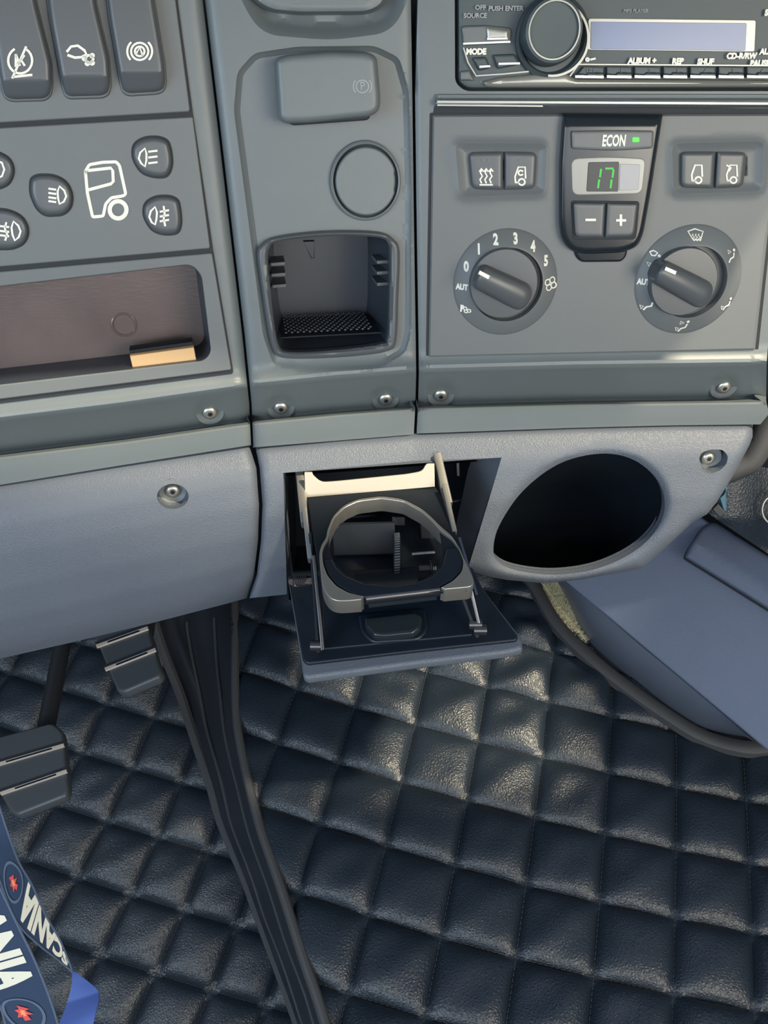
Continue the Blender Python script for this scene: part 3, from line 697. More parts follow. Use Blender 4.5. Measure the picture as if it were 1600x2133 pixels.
for (x, y, a) in ((1519, 531, 'u'), (1512, 632, 'd'), (1419, 677, 'ud'), (1347, 632, 'd'), (1361, 542, 'd')):
    L = person(x, y, .92, a)
    mk('airflow_symbol', join(onto(strokes(PR, L[:2], 3.4, .003, th=0), c, h), onto(strokes(PR, L[2:], 2.0, .003, th=0), c, h)), M['white'], cp)
mk('windscreen_symbol', onto(join(strokes(PR, [[(1431, 481), (1446, 476), (1462, 481), (1453, 497), (1438, 497), (1431, 481)]], 2.6, .003, th=0), strokes(PR, [wv(x, 492, 14) for x in (1440, 1446, 1452)], 2, .003, th=0)), c, h), M['white'], cp)
mk('windscreen_symbol', onto(strokes(PR, [[(1353, 524), (1360, 521), (1367, 525), (1362, 531), (1356, 531), (1353, 524)]], 2.6, .003, th=0), c, h), M['white'], cp)

# ================================================================== radio
rd = thing('car_radio', 'car radio with a round volume knob, blue display and silver lower edge', 'radio', PR.hit(1250, 100, 0))
rf = rpoly([(952, -60), (1640, -60), (1640, 186), (972, 186), (953, 170)], [1, 1, 1, 14, 10])
mk('radio_body', plate(PR, [rpoly([(946, -60), (1640, -60), (1640, 191), (966, 191), (947, 173)], [1, 1, 1, 16, 12])], -.018, -.008, .0005), M['groove'], rd)
def nr(px, py): 
    n = -.001+roundoff(dpoly(np.stack([px, py], -1), rf), 8, .003); return n
mk('faceplate', sheet(PR, rf, [], nr, step=9, skirt=.008), M['radio'], rd)
# silver crescent trim strip along the foot
cre = np.array([(1000, 170), (1040, 160), (1120, 153), (1180, 151), (1200, 163), (1640, 166), (1640, 182), (1040, 183), (1012, 182)])
def ncr(px, py): return .0030+roundoff(dpoly(np.stack([px, py], -1), rpoly(cre, 3)), 12, .0040)
mk('silver_trim', sheet(PR, rpoly(cre, 3), [], ncr, step=5, skirt=.003), M['silver'], rd, label='silver curved trim along the radio foot')
for k in range(7):
    x0 = [1198, 1264, 1322, 1382, 1438, 1497, 1556][k]; x1 = [1258, 1316, 1376, 1432, 1491, 1550, 1612][k]
    o = rpoly([(x0+(18 if k == 0 else 0), 138), (x1, 139), (x1, 163), (x0, 161)], 2)
    def nq(px, py): return .0026+np.where(py > 154, .0018, 0)+roundoff(dpoly(np.stack([px, py], -1), o), 3, .0008)
    b = mk('preset_button', sheet(PR, o, [], nq, step=3, skirt=.003), M['radio'], rd)
    mk('button_lip', strokes(PR, [[(x0+2, 159.5), (x1-2, 160.5)]], 5, .0049, th=.0004), M['chrome'], b)
    mk('preset_number', text(PR, ['', '1', '2', '3', '4', '5', '6'][k] or 'SRC', (x0+x1)/2+4, 149, .0026, .0031), M['faint'], b)
mk('button_surround', strokes(PR, [[(1188, 158), (1206, 134), (1640, 137)]], 2.6, .0022), M['silver'], rd)
# volume knob
kc = PR.hit(1148, 66, .006); U, V, N = PR.U, PR.V, PR.N
R1 = px_r(1148, 66, 68, 0)
mk('knob_surround', lathe(PR.hit(1150, 78, 0), U, V, N, [(R1*1.14, -.003), (R1*1.12, .0018), (R1*1.05, .0034), (R1*.99, .0026), (R1*.9, -.002)], 72), M['radio'], rd)
mk('surround_highlight', strokes(PR, [ell(1150, 78, 76, 80, 0, 30, -52, 95)], 5, .0042, th=.001), M['silver'], rd)
vk = mk('volume_knob', lathe(kc, U, V, N, [(R1*.92, -.006), (R1*.90, .004), (R1*.84, .008), (R1*.76, .0085), (R1*.74, .0070), (.0001, .0066)], 72), M['radio'], rd)
c2 = kc+N*.0082; mk('chrome_ring', lathe(c2, U, V, N, [(R1*.78, 0), (R1*.77, .0008), (R1*.73, .0008), (R1*.72, 0)], 72, cap=False), M['silver'], vk)
# left keys
def rkey(name, pts, r, n1, mt='module', w=5): 
    o = rpoly(pts, r, 4)
    return mk(name, sheet(PR, o, [], lambda px, py: n1+roundoff(dpoly(np.stack([px, py], -1), o), w, .0018), step=4, skirt=.003), M[mt], rd)
rkey('radio_key', [(960, 54), (1010, 52), (1066, 58), (1064, 90), (965, 95)], 8, .0020)
rkey('small_key', [(1012, 55), (1060, 62), (1060, 82), (1014, 84)], 4, .0034, 'silver', 6)
rkey('radio_key', [(983, 120), (1012, 118), (1022, 142), (998, 148)], 5, .0020, 'radio')
rkey('radio_key', [(1026, 114), (1072, 112), (1085, 134), (1036, 144)], 5, .0020, 'radio')
rkey('radio_key', [(958, 148), (978, 146), (988, 168), (958, 168)], 4, .0016, 'module')
mk('key_lip', strokes(PR, [[(966, 91), (1062, 87)], [(1016, 81), (1056, 80)], [(1000, 139), (1020, 138)], [(1040, 133), (1082, 132)]], 4, .0040, th=.0015), M['chrome'], rd)
mk('key_surround', strokes(PR, [[(966, 100), (975, 130), (992, 158), (1050, 154), (1110, 148)]], 3, .0014, th=.001), M['silver'], rd)
for s_, x, y in (('OFF', 1001, 16), ('SOURCE', 990, 33), ('PUSH ENTER', 1054, 18)): mk('radio_lettering', text(PR, s_, x, y, .0022, .0006, wx=1.1, bold=.0001), M['dim'], rd)
for s_, x, y in (('MODE', 992, 108), ('ALBUM +', 1338, 127), ('REP', 1412, 128), ('SHUF', 1470, 129), ('PAUSE', 1583, 132), ('CD-R/RW', 1545, 117), ('S', 1597, 27), ('AUX', 1598, 108)):
    mk('radio_lettering', text(PR, s_, x, y, .0028, .0012, bold=.00025), M['white'], rd)
mk('radio_symbol', strokes(PR, [ring((1224, 124), 3, k=10), [(1231, 124), (1240, 122)]], 4, .0012), M['white'], rd)
mk('display_screen', plate(PR, [rpoly([(1226, 38), (1575, 42), (1572, 108), (1224, 104)], 5)], -.001, .0006, .0002), M['silver'], rd)
mk('display_panel', plate(PR, [rpoly([(1231, 45), (1556, 48), (1553, 106), (1230, 102)], 3)], -.0005, .0009, .0002), M['lcd'], rd, label='unlit blue display panel')
mk('display_lettering', text(PR, 'MP3 PLAYER', 1325, 23, .0018, .0006), M['dim'], rd)
# cage bar beneath the radio
t = thing('radio_cage', 'silver edged mounting strip under the car radio', 'mounting strip', PR.hit(1250, 212, 0))
def nbar(px, py): return .0022*np.clip((py-192)/6, 0, 1)+.003*np.clip((py-204)/6, 0, 1)-.006*np.clip((py-218)/8, 0, 1)
mk('strip_body', sheet(PR, [(908, 196), (1640, 196), (1640, 228), (908, 222)], [], nbar, step=5, skirt=.004), M['trim'], t)
mk('silver_edge', strokes(PR, [[(912, 212), (1640, 216)]], 4.5, .0068, th=.002), M['silver'], t)
mk('silver_edge', strokes(PR, [[(912, 219), (1130, 221)]], 3, .0062, th=.002), M['silver'], t)
mk('lower_gap', plate(PR, [[(905, 222), (1640, 226), (1640, 236), (903, 236)]], -.001, .0008, .0002), M['groove'], t)

# ================================================================== lower panels
topL = [(-420, 1064), (0, 1008), (260, 966), (523, 926)]; botL = [(-420, 1466), (0, 1372), (150, 1338), (320, 1297), (470, 1258), (516, 1246)]
edgeL = [(519, 928), (534, 975), (540, 1050), (538, 1125), (529, 1200), (514, 1246)]
def nLL(px, py):
    s = (py-ip(px, topL))/(ip(px, botL)-ip(px, topL)); P = np.stack([px, py], -1)
    n = np.interp(s, [0, .03, .08, .16, .24, .4, .6, .78, .9, .96, 1], [-.004, .001, .0055, .0105, .0135, .0160, .0170, .0155, .011, .0065, .001])
    return n+roundoff(dpoly(P, np.array(edgeL), False), 22, .006)
pol = np.array([(-420, 1064), (0, 1008), (260, 966), (515, 927)]+edgeL+[(470, 1258), (320, 1297), (150, 1338), (0, 1372), (-420, 1466)])
hole = ell(360, 1034, 33, 26, 0, 36)
X = np.arange(-410, 530, 9); fine = np.concatenate([np.stack([X, ip(X, botL)-d], -1) for d in (5, 10, 16, 24)]+[np.stack([X, ip(X, topL)+d], -1) for d in (4, 9, 15)])
lp = mk('knee_panel', sheet(PL, pol, [hole], nLL, step=9, skirt=.018, hskirt=.005, fine=fine), M['lower'],
   label='big grey rounded lower dashboard panel on the left above the pedals', cat='dashboard panel')
c0 = PL.hit(360, 1034, .0118)
mk('screw_recess', lathe(c0, PL.U, PL.V, PL.N, [(.0120, -.0025), (.0100, -.006), (.0075, -.0105), (.0001, -.011)], 32), M['lower'], lp)
screw(PL.hit(360, 1034, .0118)-PL.N*.0098, PL.U, PL.V, 'torx screw sunk in the round hole of the left knee panel')

topM = [(530, 932), (700, 916), (868, 902), (1200, 889), (1400, 884), (1580, 883)]
rightM = [(1568, 884), (1568, 909), (1562, 926), (1535, 977), (1514, 1013), (1493, 1046), (1473, 1071), (1441, 1089), (1402, 1126), (1337, 1184), (1286, 1194), (1197, 1209), (1135, 1215), (1057, 1208), (1019, 1201), (984, 1190)]
notch = [(977, 1178), (1028, 1010), (1045, 953), (590, 985), (598, 1238)]
leftM = [(520, 1246), (535, 1200), (544, 1125), (547, 1050), (541, 975), (532, 931)]
def bend(px, py):
    h_ = PC.hit(px, py); n = (h_-PR.O)@PR.N; return np.where(px < 868, n, 0)
cuph = spl([(1028, 1148), (1040, 1095), (1090, 1022), (1165, 966), (1250, 945), (1318, 957), (1368, 998), (1385, 1048), (1370, 1100), (1322, 1148), (1245, 1184), (1160, 1197), (1085, 1190), (1042, 1174)], 6)
def nM(px, py):
    dy = py-ip(px, topM); P = np.stack([px, py], -1)
    n = bend(px, py)+np.interp(dy, [0, 6, 14, 35, 60, 80, 150, 230, 300, 340], [-.004, .001, .0045, .0095, .0140, .0155, .0185, .0185, .0150, .0120])
    d = dpoly(P, cuph)
    n = n+roundoff(dpoly(P, np.array(rightM), False), 20, .006)+roundoff(dpoly(P, np.array(leftM), False), 20, .005)-.0035*np.clip(1-d/20, 0, 1)**2
    return n
pol = np.array([(532, 931), (700, 916), (868, 902), (1200, 889), (1400, 884)]+rightM+notch+leftM[:-1])
h2 = rpoly([(1456, 955), (1462, 942), (1480, 936), (1506, 937), (1517, 950), (1514, 966), (1500, 980), (1480, 987), (1463, 980)], 6)
fine = np.concatenate([cuph+(cuph-cuph.mean(0))*s for s in (.02, .045, .07, .1)])
lp = mk('lower_centre_panel', sheet(PR, pol, [cuph, h2], nM, step=8, skirt=.010, hskirt=.010, fine=fine), M['lower'],
   label='grey grained lower dashboard panel holding the cup holder and a round opening', cat='dashboard panel')
# deep inner walls of the cup holder notch
g = []
nl = np.array([(598, 1238), (590, 985), (1045, 953), (1028, 1010), (977, 1178)], float)
nn_ = nM(nl[:, 0], nl[:, 1]); A = PR.hit(nl[:, 0], nl[:, 1], nn_)
B = A-PR.N*.030+PR.U*np.array([0, 0, -.012, -.014, -.010])[:, None]
V_ = np.concatenate([A, B]); mk('notch_wall', (V_, [(i, i+1, 6+i, 5+i) for i in range(4)]), M['lower'], lp)
# round opening liner
nn_ = nM(cuph[:, 0], cuph[:, 1]); A = PR.hit(cuph[:, 0], cuph[:, 1], nn_)-PR.N*.006; cen = A.mean(0)
dn = unit(-PR.N*.75+np.array([0, 0, -.72])); rows = [cen+(A-cen)*s+dn*d for s, d in ((.995, 0), (.98, .015), (.97, .06), (.95, .12), (.90, .15))]
g = loft(rows, closed=True); k = len(A); g[1].append(tuple(3*k+i for i in range(k)))
mk('opening_liner', g, M['blackm'], lp, label='black inside of the round opening')
c0 = PR.hit(1490, 958, .012)-PR.N*.012
mk('screw_recess', lathe(c0, PR.U, PR.V, PR.N, [(.014, 0), (.0001, 0)], 32), M['lower'], lp)
screw(PR.hit(1474, 953, .006), PR.U, PR.V, 'torx screw sunk in the slot at the right end of the centre panel')

# ================================================================== cup holder
ZH = CAMZ-.362
H = Plane((0, .35, ZH), (1, 0, 0), (0, 1, 0))
ch = thing('cup_holder', 'fold-out black and metal cup holder hanging open from the centre panel', 'cup holder', P3(810, 1230, .50))
# housing behind the opening
hb = np.array([(592, 992), (1040, 958), (1008, 1060), (968, 1190), (965, 1235), (602, 1250)], float)
A = PR.hit(hb[:, 0], hb[:, 1], bend(hb[:, 0], hb[:, 1])-.008); B = A-PR.N*.085; k = len(A)
mk('housing', (np.concatenate([A, B]), [(i, (i+1) % k, k+(i+1) % k, k+i) for i in range(k) if i != 99]+[tuple(k+i for i in range(k))]), M['black'], ch)
def bar(a, b, wv_, th, m, name='link_arm', parent=ch, side=(1, 0, 0)):
    """flat link between two world points, width wv_ across, thickness th along side"""
    a, b = np.asarray(a), np.asarray(b); d = unit(b-a); s = unit(np.asarray(side, float)-d*(np.asarray(side)@d)); L = np.linalg.norm(b-a)
    pl = Plane((a+b)/2, d, np.cross(s, d)); q = rpoly([(-L/2-wv_*.4, -wv_/2), (L/2+wv_*.4, -wv_/2), (L/2+wv_*.4, wv_/2), (-L/2-wv_*.4, wv_/2)], wv_*.49, 5)
    return mk(name, plate(pl, [q], -th/2, th/2, th*.2, px=False), m, parent)
# metal U frame: cross plate and side arms
PB = Plane(P3(770, 1022, .540), P3(905, 1012, .540)-P3(640, 1036, .540), (0, .45, .9))
o = rpoly([(636, 1037), (634, 984), (650, 984), (652, 990), (668, 1005), (700, 1003), (850, 988), (880, 982), (888, 966), (905, 966), (906, 1014)], [1, 2, 1, 8, 14, 20, 20, 10, 6, 1, 1], 4)
mk('cross_plate', plate(PB, [o], -.0012, .0006, .0003), M['pale'], ch, label='bare metal cross plate, sunlight in its pale colour')
bar(P3(624, 980, .552), P3(636, 1085, .530), .008, .0060, M['metal'])
bar(P3(636, 1070, .527), P3(646, 1160, .512), .007, .0034, M['metal'])
bar(P3(912, 958, .552), P3(932, 1045, .535), .008, .0060, M['metal'])
bar(P3(926, 1020, .532), P3(945, 1105, .515), .007, .0032, M['metal'])
# black plate with the round hole
zoom = lambda L: np.array([(620+a/4, 980+b/4) for a, b in L], float)
inn = spl(zoom([(290, 740), (262, 620), (270, 500), (320, 390), (400, 305), (510, 255), (700, 234), (870, 255), (1010, 320), (1110, 410), (1180, 500), (1200, 640), (1190, 760), (1120, 860), (1000, 925), (800, 958), (560, 935), (400, 860)]), 5)
mk('support_plate', plate(H, [rpoly([(640, 1037), (906, 1013), (926, 1040), (985, 1215), (975, 1228), (700, 1246), (668, 1210)], 4), inn], -.0045, -.0020, .0005), M['blackm'], ch)
# metal ring frame with two square feet
mo = zoom([(525, 1075), (400, 1086), (330, 1086), (270, 1065), (225, 1010), (200, 930), (182, 740), (182, 670), (205, 605), (238, 560), (245, 500), (290, 385), (380, 292), (500, 238), (700, 213), (880, 238), (1040, 320), (1130, 400), (1190, 462), (1290, 545), (1345, 640), (1400, 760), (1465, 900), (1468, 945), (1440, 968), (1230, 988)])
mi = zoom([(1200, 970), (1300, 915), (1370, 840), (1385, 750), (1345, 650), (1285, 565), (1180, 490), (1115, 415), (1025, 338), (880, 258), (700, 233), (505, 257), (395, 308), (308, 392), (262, 505), (256, 565), (218, 620), (202, 680), (212, 780), (245, 870), (320, 960), (430, 1020), (545, 1045)])
mo = rpoly(mo, [1]+[12]*(len(mo)-2)+[1], 4); mi = rpoly(mi, [1]+[8]*(len(mi)-2)+[1], 4)
mk('ring_frame', plate(H, [np.concatenate([mo, mi])], -.0115, .0004, .0005), M['metal'], ch, label='cast metal ring with two square front feet')
# black hinged half ring with front bar
so = zoom([(560, 1055), (430, 1012), (325, 950), (255, 865), (225, 780), (222, 742), (290, 738), (325, 810), (400, 875), (560, 940), (800, 960), (1000, 930), (1120, 880), (1205, 790), (1240, 650), (1330, 640), (1382, 745), (1365, 835), (1295, 905), (1190, 960), (1190, 985)])
mk('half_ring', plate(H, [so], -.0085, -.0008, .0010), M['black'], ch)
mk('front_bar', tube([H.hit(762, 1246, -.004), H.hit(915, 1228, -.004)], .0032, 12), M['dsteel'], ch)
mk('bar_face', plate(Plane(H.hit(838, 1236, -.006)+np.array([0, -.0015, 0]), H.hit(915, 1228)-H.hit(762, 1246), (0, .3, 1)), [rpoly([(-.021, -.0055), (.021, -.0055), (.021, .004), (-.021, .004)], .001)], -.001, .0015, .0006, px=False), M['gloss'], ch)
# inner works below the ring
H2 = H.up(-.030)
mk('inner_base', plate(H2, [rpoly([(652, 1070), (940, 1050), (965, 1215), (680, 1235)], 6)], -.002, .0, .0005), M['black'], ch)
BX = Plane(H2.hit(758, 1122, .010), (1, .03, 0), (0, .55, .8))
mk('inner_box', box(BX.O, BX.U, BX.V, None, .042, .022, .006, .0012), M['blackm'], ch)
mk('inner_box', box(H2.hit(905, 1100, .004), BX.U, BX.V, None, .020, .024, .005, .0012), M['blackm'], ch)
wc = H2.hit(826, 1168, .004); ax = unit((1, .15, 0)); u_ = unit((0, 1, .1)); v_ = np.cross(ax, u_)
th = mk('thumb_wheel', lathe(wc, u_, v_, ax, [(.017, -.0025), (.018, -.002), (.018, .002), (.017, .0025), (.0001, .0025)], 48), M['blackm'], ch)
g = [box(wc+(u_*math.cos(a)+v_*math.sin(a))*.0182, ax, -u_*math.sin(a)+v_*math.cos(a), None, .0034, .0006, .0010, .0002) for a in np.arange(0, 6.28, 6.28/64)]
mk('wheel_ribs', join(*g), M['button'], th, kind='stuff')
mk('wheel_stop', box(H2.hit(830, 1085, .012), (1, 0, 0), (0, .6, .8), None, .009, .006, .004, .0006), M['blackm'], ch)
mk('roller', tube([H2.hit(738, 1212, .003), H2.hit(868, 1205, .003)], .0075, 20), M['blackm'], ch)
mk('pivot_rod', tube([H2.hit(858, 1154, .008), H2.hit(906, 1150, .008)], .0010, 8), M['steel'], ch)
mk('pivot_rod', tube([H2.hit(872, 1184, .006), H2.hit(905, 1182, .006)], .0022, 12), M['dsteel'], ch)
mk('spring', coil(H2.hit(894, 1180, .006), H2.hit(908, 1179, .006), .0038, 3.5, .0006), M['dsteel'], ch)
mk('spring', coil(P3(614, 1212, .535), P3(642, 1210, .525), .0032, 6, .0005), M['dsteel'], ch)
mk('spring_pin', tube([P3(606, 1212, .540), P3(650, 1210, .522)], .0022, 10), M['warmbin'], ch)
mk('side_clip', join(strokes(PR, [[(954, 965), (955, 990)]], 5, -.030, th=.002), strokes(PR, [[(945, 1045), (968, 1040), (975, 1030)]], 3, -.030, th=.002)), M['steel'], ch)
# fold down flap
FL = Plane(P3(840, 1360, .505), P3(1088, 1340, .505)-P3(630, 1385, .505), P3(600, 1195, .560)-P3(630, 1385, .505))
fo = rpoly([(599, 1200), (984, 1180), (1010, 1230), (1082, 1322), (1088, 1334), (1089, 1350), (1060, 1358), (860, 1382), (640, 1412), (631, 1408), (628, 1380)], [2, 2, 20, 6, 4, 5, 30, 60, 8, 5, 20], 5)
mk('flap', plate(FL, [fo], -.0080, -.0004, .0022), M['lower'], ch, label='grey grained flap, matching the panel')
fi = rpoly([(600, 1201), (984, 1181), (1008, 1230), (1080, 1325), (1075, 1333), (860, 1356), (640, 1382), (630, 1374)], [2, 2, 20, 6, 4, 60, 8, 4], 5)
mk('flap_liner', plate(FL, [fi], -.0010, .0022, .0010), M['black'], ch, label='glossy black inner face of the flap')
mk('inner_tray', plate(FL, [rpoly([(672, 1225), (968, 1205), (985, 1322), (672, 1352)], [8, 8, 6, 6])], .0018, .0040, .0008), M['black'], ch)
mk('latch', plate(FL, [rpoly([(758, 1284), (800, 1280), (868, 1272), (880, 1282), (877, 1306), (860, 1318), (800, 1324), (778, 1322), (760, 1304)], 6)], .0030, .0110, .0025), M['gloss'], ch)
mk('latch_base', plate(FL, [rpoly([(745, 1278), (885, 1266), (893, 1312), (872, 1332), (775, 1338), (752, 1318)], 12)], .0030, .0058, .0018), M['black'], ch)
bar(P3(648, 1120, .517), P3(663, 1350, .502), .007, .0022, M['blackm'])
bar(P3(655, 1165, .505), P3(672, 1345, .499), .006, .0022, M['dsteel'])
bar(P3(958, 1130, .515), P3(990, 1235, .500), .006, .0022, M['dsteel'])
bar(P3(962, 1240, .500), P3(990, 1315, .502), .008, .0022, M['blackm'])
bar(P3(980, 1225, .496), P3(1000, 1312, .500), .005, .0022, M['dsteel'])
for x, y in ((660, 1345), (990, 1300), (1000, 1312)):
    p = P3(x, y, .500); mk('pivot_pin', tube([p-np.array([.004, 0, 0]), p+np.array([.004, 0, 0])], .0034, 14), M['dsteel'], ch)

# ================================================================== floor mats
RJ = {(3,1):(1405,1637),(3,2):(1408,1766),(3,3):(1408,1911),(3,4):(1405,2080),(4,1):(1548,1664),(4,2):(1559,1802),(4,3):(1569,1952),(4,4):(1578,2127),
(1,0):(1139,1463),(2,0):(1272,1494),(1,1):(1128,1577),(2,1):(1262,1605),(1,2):(1112,1700),(2,2):(1256,1730),(2,3):(1244,1869),(2,4):(1241,2033),
(-1,2):(835,1633),(-2,2):(704,1608),(-3,2):(578,1565),(-1,3):(804,1752),(-2,3):(665,1712),(-1,4):(764,1895),(-2,4):(630,1866),(-1,5):(724,2070),(0,5):(877,2114),(-1,1):(861,1521),(-2,1):(739,1477),
(-3,1):(620,1442),(-4,1):(504,1398),(-4,0):(538,1279),(0,0):(1019,1436),(1,-1):(1152,1357),(2,-1):(1282,1401),(0,1):(993,1550),(0,2):(972,1667),(3,0):(1408,1518)}
LJ = {(0,0):(120,1434),(1,0):(221,1466),(2,0):(321,1496),(0,1):(65,1538),(1,1):(169,1569),(2,1):(274,1603),(3,1):(379,1635),(1,2):(112,1676),(2,2):(225,1710),(3,2):(330,1744),(4,2):(432,1775),(1,3):(47,1789),(2,3):(166,1827),(3,3):(272,1861),(4,3):(380,1900),(5,3):(494,1924),(3,4):(206,1989),(4,4):(323,2030),(5,4):(445,2067)}
PMR = Plane((0, .5, CAMZ-.90), (1, 0, 0), (0, 1, 0))
nL_ = unit((.14, -.277, .95)); u_ = unit(np.cross((0, 1, 0), nL_)); PML = Plane(CAM-nL_*1.166, u_, np.cross(nL_, u_))
def fitlat(pl, J, quadr=True):
    ij = np.array(list(J), float); P = np.array(list(J.values()), float); q = pl.uv(P[:, 0], P[:, 1])
    i, j = ij.T; cols = [np.ones_like(i), i, j]+([i*i, i*j, j*j] if quadr else [])
    co = np.linalg.lstsq(np.stack(cols, -1), q, rcond=None)[0]
    def f(i, j):
        cols = [np.ones_like(i), i, j]+([i*i, i*j, j*j] if quadr else []); return np.stack(cols, -1)@co
    return f
def wdist(d, w): return 1-np.clip(d/w, 0, 1)
def quiltmat(pl, lat, i0, i1, j0, j1, sub, outline_px, amp, wr):
    I = np.linspace(i0, i1, int((i1-i0)*sub)+1); J = np.linspace(j0, j1, int((j1-j0)*sub)+1)
    gi, gj = np.meshgrid(I, J); gi = gi.ravel(); gj = gj.ravel(); uv = lat(gi, gj)
    fi, fj = gi-np.floor(gi), gj-np.floor(gj)
    a = np.minimum(fi, 1-fi)*2; b = np.minimum(fj, 1-fj)*2
    ci, cj = np.floor(gi).astype(int), np.floor(gj).astype(int)
    def prof(x): return 1-(1-x)**3.0
    h = amp*(prof(a)*prof(b))**.62
    # gentle sag: each pad leans, pads differ a little
    rnd = lambda k: np.sin(ci*12.9898+cj*78.233+k*37.7)*43758.5453 % 1.0
    h = h*(.88+.24*rnd(1))+amp*.10*np.sin((fi*1.3+fj*1.1+rnd(2))*6.28)*prof(a)*prof(b)*rnd(3)
    h = h+wr(uv, fi, fj, a, b, gi, gj)
    W = pl.w(uv[:, 0], uv[:, 1], 0)+np.outer(h, pl.N)
    o = np.asarray(outline_px, float); O = pl.uv(o[:, 0], o[:, 1])
    ins = inpoly(uv, O); n = len(I); F = []
    for r in range(len(J)-1):
        for c in range(n-1):
            q = (r*n+c, r*n+c+1, (r+1)*n+c+1, (r+1)*n+c)
            if ins[q[0]] or ins[q[1]] or ins[q[2]] or ins[q[3]]: F.append(q)
    use = np.unique(np.array(F)); mp = -np.ones(len(W), int); mp[use] = np.arange(len(use))
    F = [tuple(int(mp[k]) for k in q) for q in F]
    a, b, c = W[use][list(F[0][:3])]
    if np.cross(b-a, c-a)@pl.N < 0: F = [q[::-1] for q in F]
    return W[use], F
def stitches(pl, lat, i0, i1, j0, j1, outline_px, zoff):
    O = pl.uv(np.array(outline_px, float)[:, 0], np.array(outline_px, float)[:, 1]); gs = []; d = .075
    V = []; F = []
    def add(p, q):
        m = (p+q)/2
        if not inpoly(m[None], O)[0]: return
        t = (q-p); L = np.linalg.norm(t); t = t/L; s = np.array([-t[1], t[0]])*.00045; e = t*L*.36; k = len(V)
        for a_, b_ in ((-1, -1), (1, -1), (1, 1), (-1, 1)):
            x = m+e*a_+s*b_; V.append(pl.w(x[0], x[1], zoff))
        x = m; V.append(pl.w(x[0], x[1], zoff+.0006)); F.extend([(k, k+1, k+4), (k+1, k+2, k+4), (k+2, k+3, k+4), (k+3, k, k+4)])
    for i in range(math.ceil(i0), math.floor(i1)+1):
        t = np.arange(j0, j1, d); q = lat(np.full(len(t), float(i)), t); [add(q[k], q[k+1]) for k in range(len(t)-1)]
    for j in range(math.ceil(j0), math.floor(j1)+1):
        t = np.arange(i0, i1, d); q = lat(t, np.full(len(t), float(j))); [add(q[k], q[k+1]) for k in range(len(t)-1)]
    return np.array(V), F
pipR = spl([(487, 1200), (489, 1262), (490, 1325), (490, 1430), (494, 1510), (508, 1587), (524, 1657), (543, 1727), (563, 1785), (586, 1852), (611, 1930), (636, 2008), (661, 2080), (690, 2170), (745, 2330)], 5, False)
pipL = spl([(318, 1285), (335, 1340), (352, 1387), (375, 1444), (397, 1511), (416, 1567), (439, 1635), (457, 1699), (484, 1766), (514, 1836), (542, 1914), (574, 1999), (605, 2083), (635, 2170), (695, 2330)], 5, False)
edgeR = spl([(1095, 1185), (1122, 1225), (1160, 1290), (1215, 1350), (1300, 1420), (1400, 1490), (1470, 1530), (1555, 1552), (1625, 1545)], 5, False)
latR = fitlat(PMR, RJ); latL = fitlat(PML, LJ)
rng2 = np.random.default_rng(3)
def wrR(uv, fi, fj, a, b, gi, gj):
    # creases where the mat is bunched up, near the front
    zone = np.clip((1.0-gj)/1.6, 0, 1)*np.clip((3.2-gi)/2, 0, 1)
    cr = np.sin((gi*1.0+gj*2.1)*3.1+np.sin(gi*2.3)*1.3)*.0045+np.sin((gi*.6-gj*1.7)*5.3+1)*.002
    lowf = np.sin(gi*1.1+.6)*np.cos(gj*.9)*.0022
    return zone*cr*np.minimum(a, b)**.5+lowf
def wrL(uv, fi, fj, a, b, gi, gj): return np.sin(gi*1.3+.4)*np.cos(gj*1.2)*.0016
outR = np.concatenate([pipR, [(1900, 2330)], [(1900, 1540)], edgeR[::-1]])
mr = mk('floor_mat', quiltmat(PMR, latR, -6, 8, -4, 7.5, 20, outR, .0125, wrR), M['leather'], label='black quilted leatherette mat on the raised middle floor, right of the fold', cat='floor mat', smooth=80)
mk('stitching', stitches(PMR, latR, -6, 8, -4, 7.5, outR, .0016), M['thread'], mr, kind='stuff')
def pipe(pl, P, n, r, k=10): return tube(pl.hit(P[:, 0], P[:, 1], n), r, k)
mk('piping', pipe(PMR, pipR, .010, .0055), M['piping'], mr, label='rounded fabric piping along the left edge')
# flat stitched binding on the console side
E0 = PMR.hit(edgeR[:, 0], edgeR[:, 1], .0145); T_ = np.gradient(E0, axis=0); T_ /= np.linalg.norm(T_, axis=1)[:, None]; S2 = np.cross(T_, [0, 0, 1.0])
E0 = E0+S2*.004
rows = [E0+S2*a+np.array([0, 0, 1])*b for a, b in ((-.010, -.006), (-.009, .002), (-.005, .004), (0, .0045), (.004, .004), (.008, .001), (.009, -.008))]
mk('edge_binding', loft(rows), M['piping'], mr, label='stitched dark binding on the console side')
outL = np.concatenate([[(-420, 1200)], [(300, 1200)], pipL, [(-420, 2330)]])
ml = mk('floor_mat', quiltmat(PML, latL, -8, 10, -4, 8, 18, outL, .011, wrL), M['leather'], label='black quilted leatherette mat in the driver footwell under the pedals', cat='floor mat', smooth=80)
mk('stitching', stitches(PML, latL, -8, 10, -4, 8, outL, .0014), M['thread'], ml, kind='stuff')
A = PML.hit(pipL[:, 0], pipL[:, 1], .012); T_ = np.gradient(A, axis=0); T_ /= np.linalg.norm(T_, axis=1)[:, None]; S2 = np.cross(T_, PML.N)
rows = [A+S2*a+PML.N*b for a, b in ((-.0072, -.010), (-.0065, -.001), (-.002, .002), (.003, .002), (.0068, -.001), (.0072, -.012))]
mk('edge_binding', loft(rows), M['piping'], ml, label='dark stitched binding along the fold')
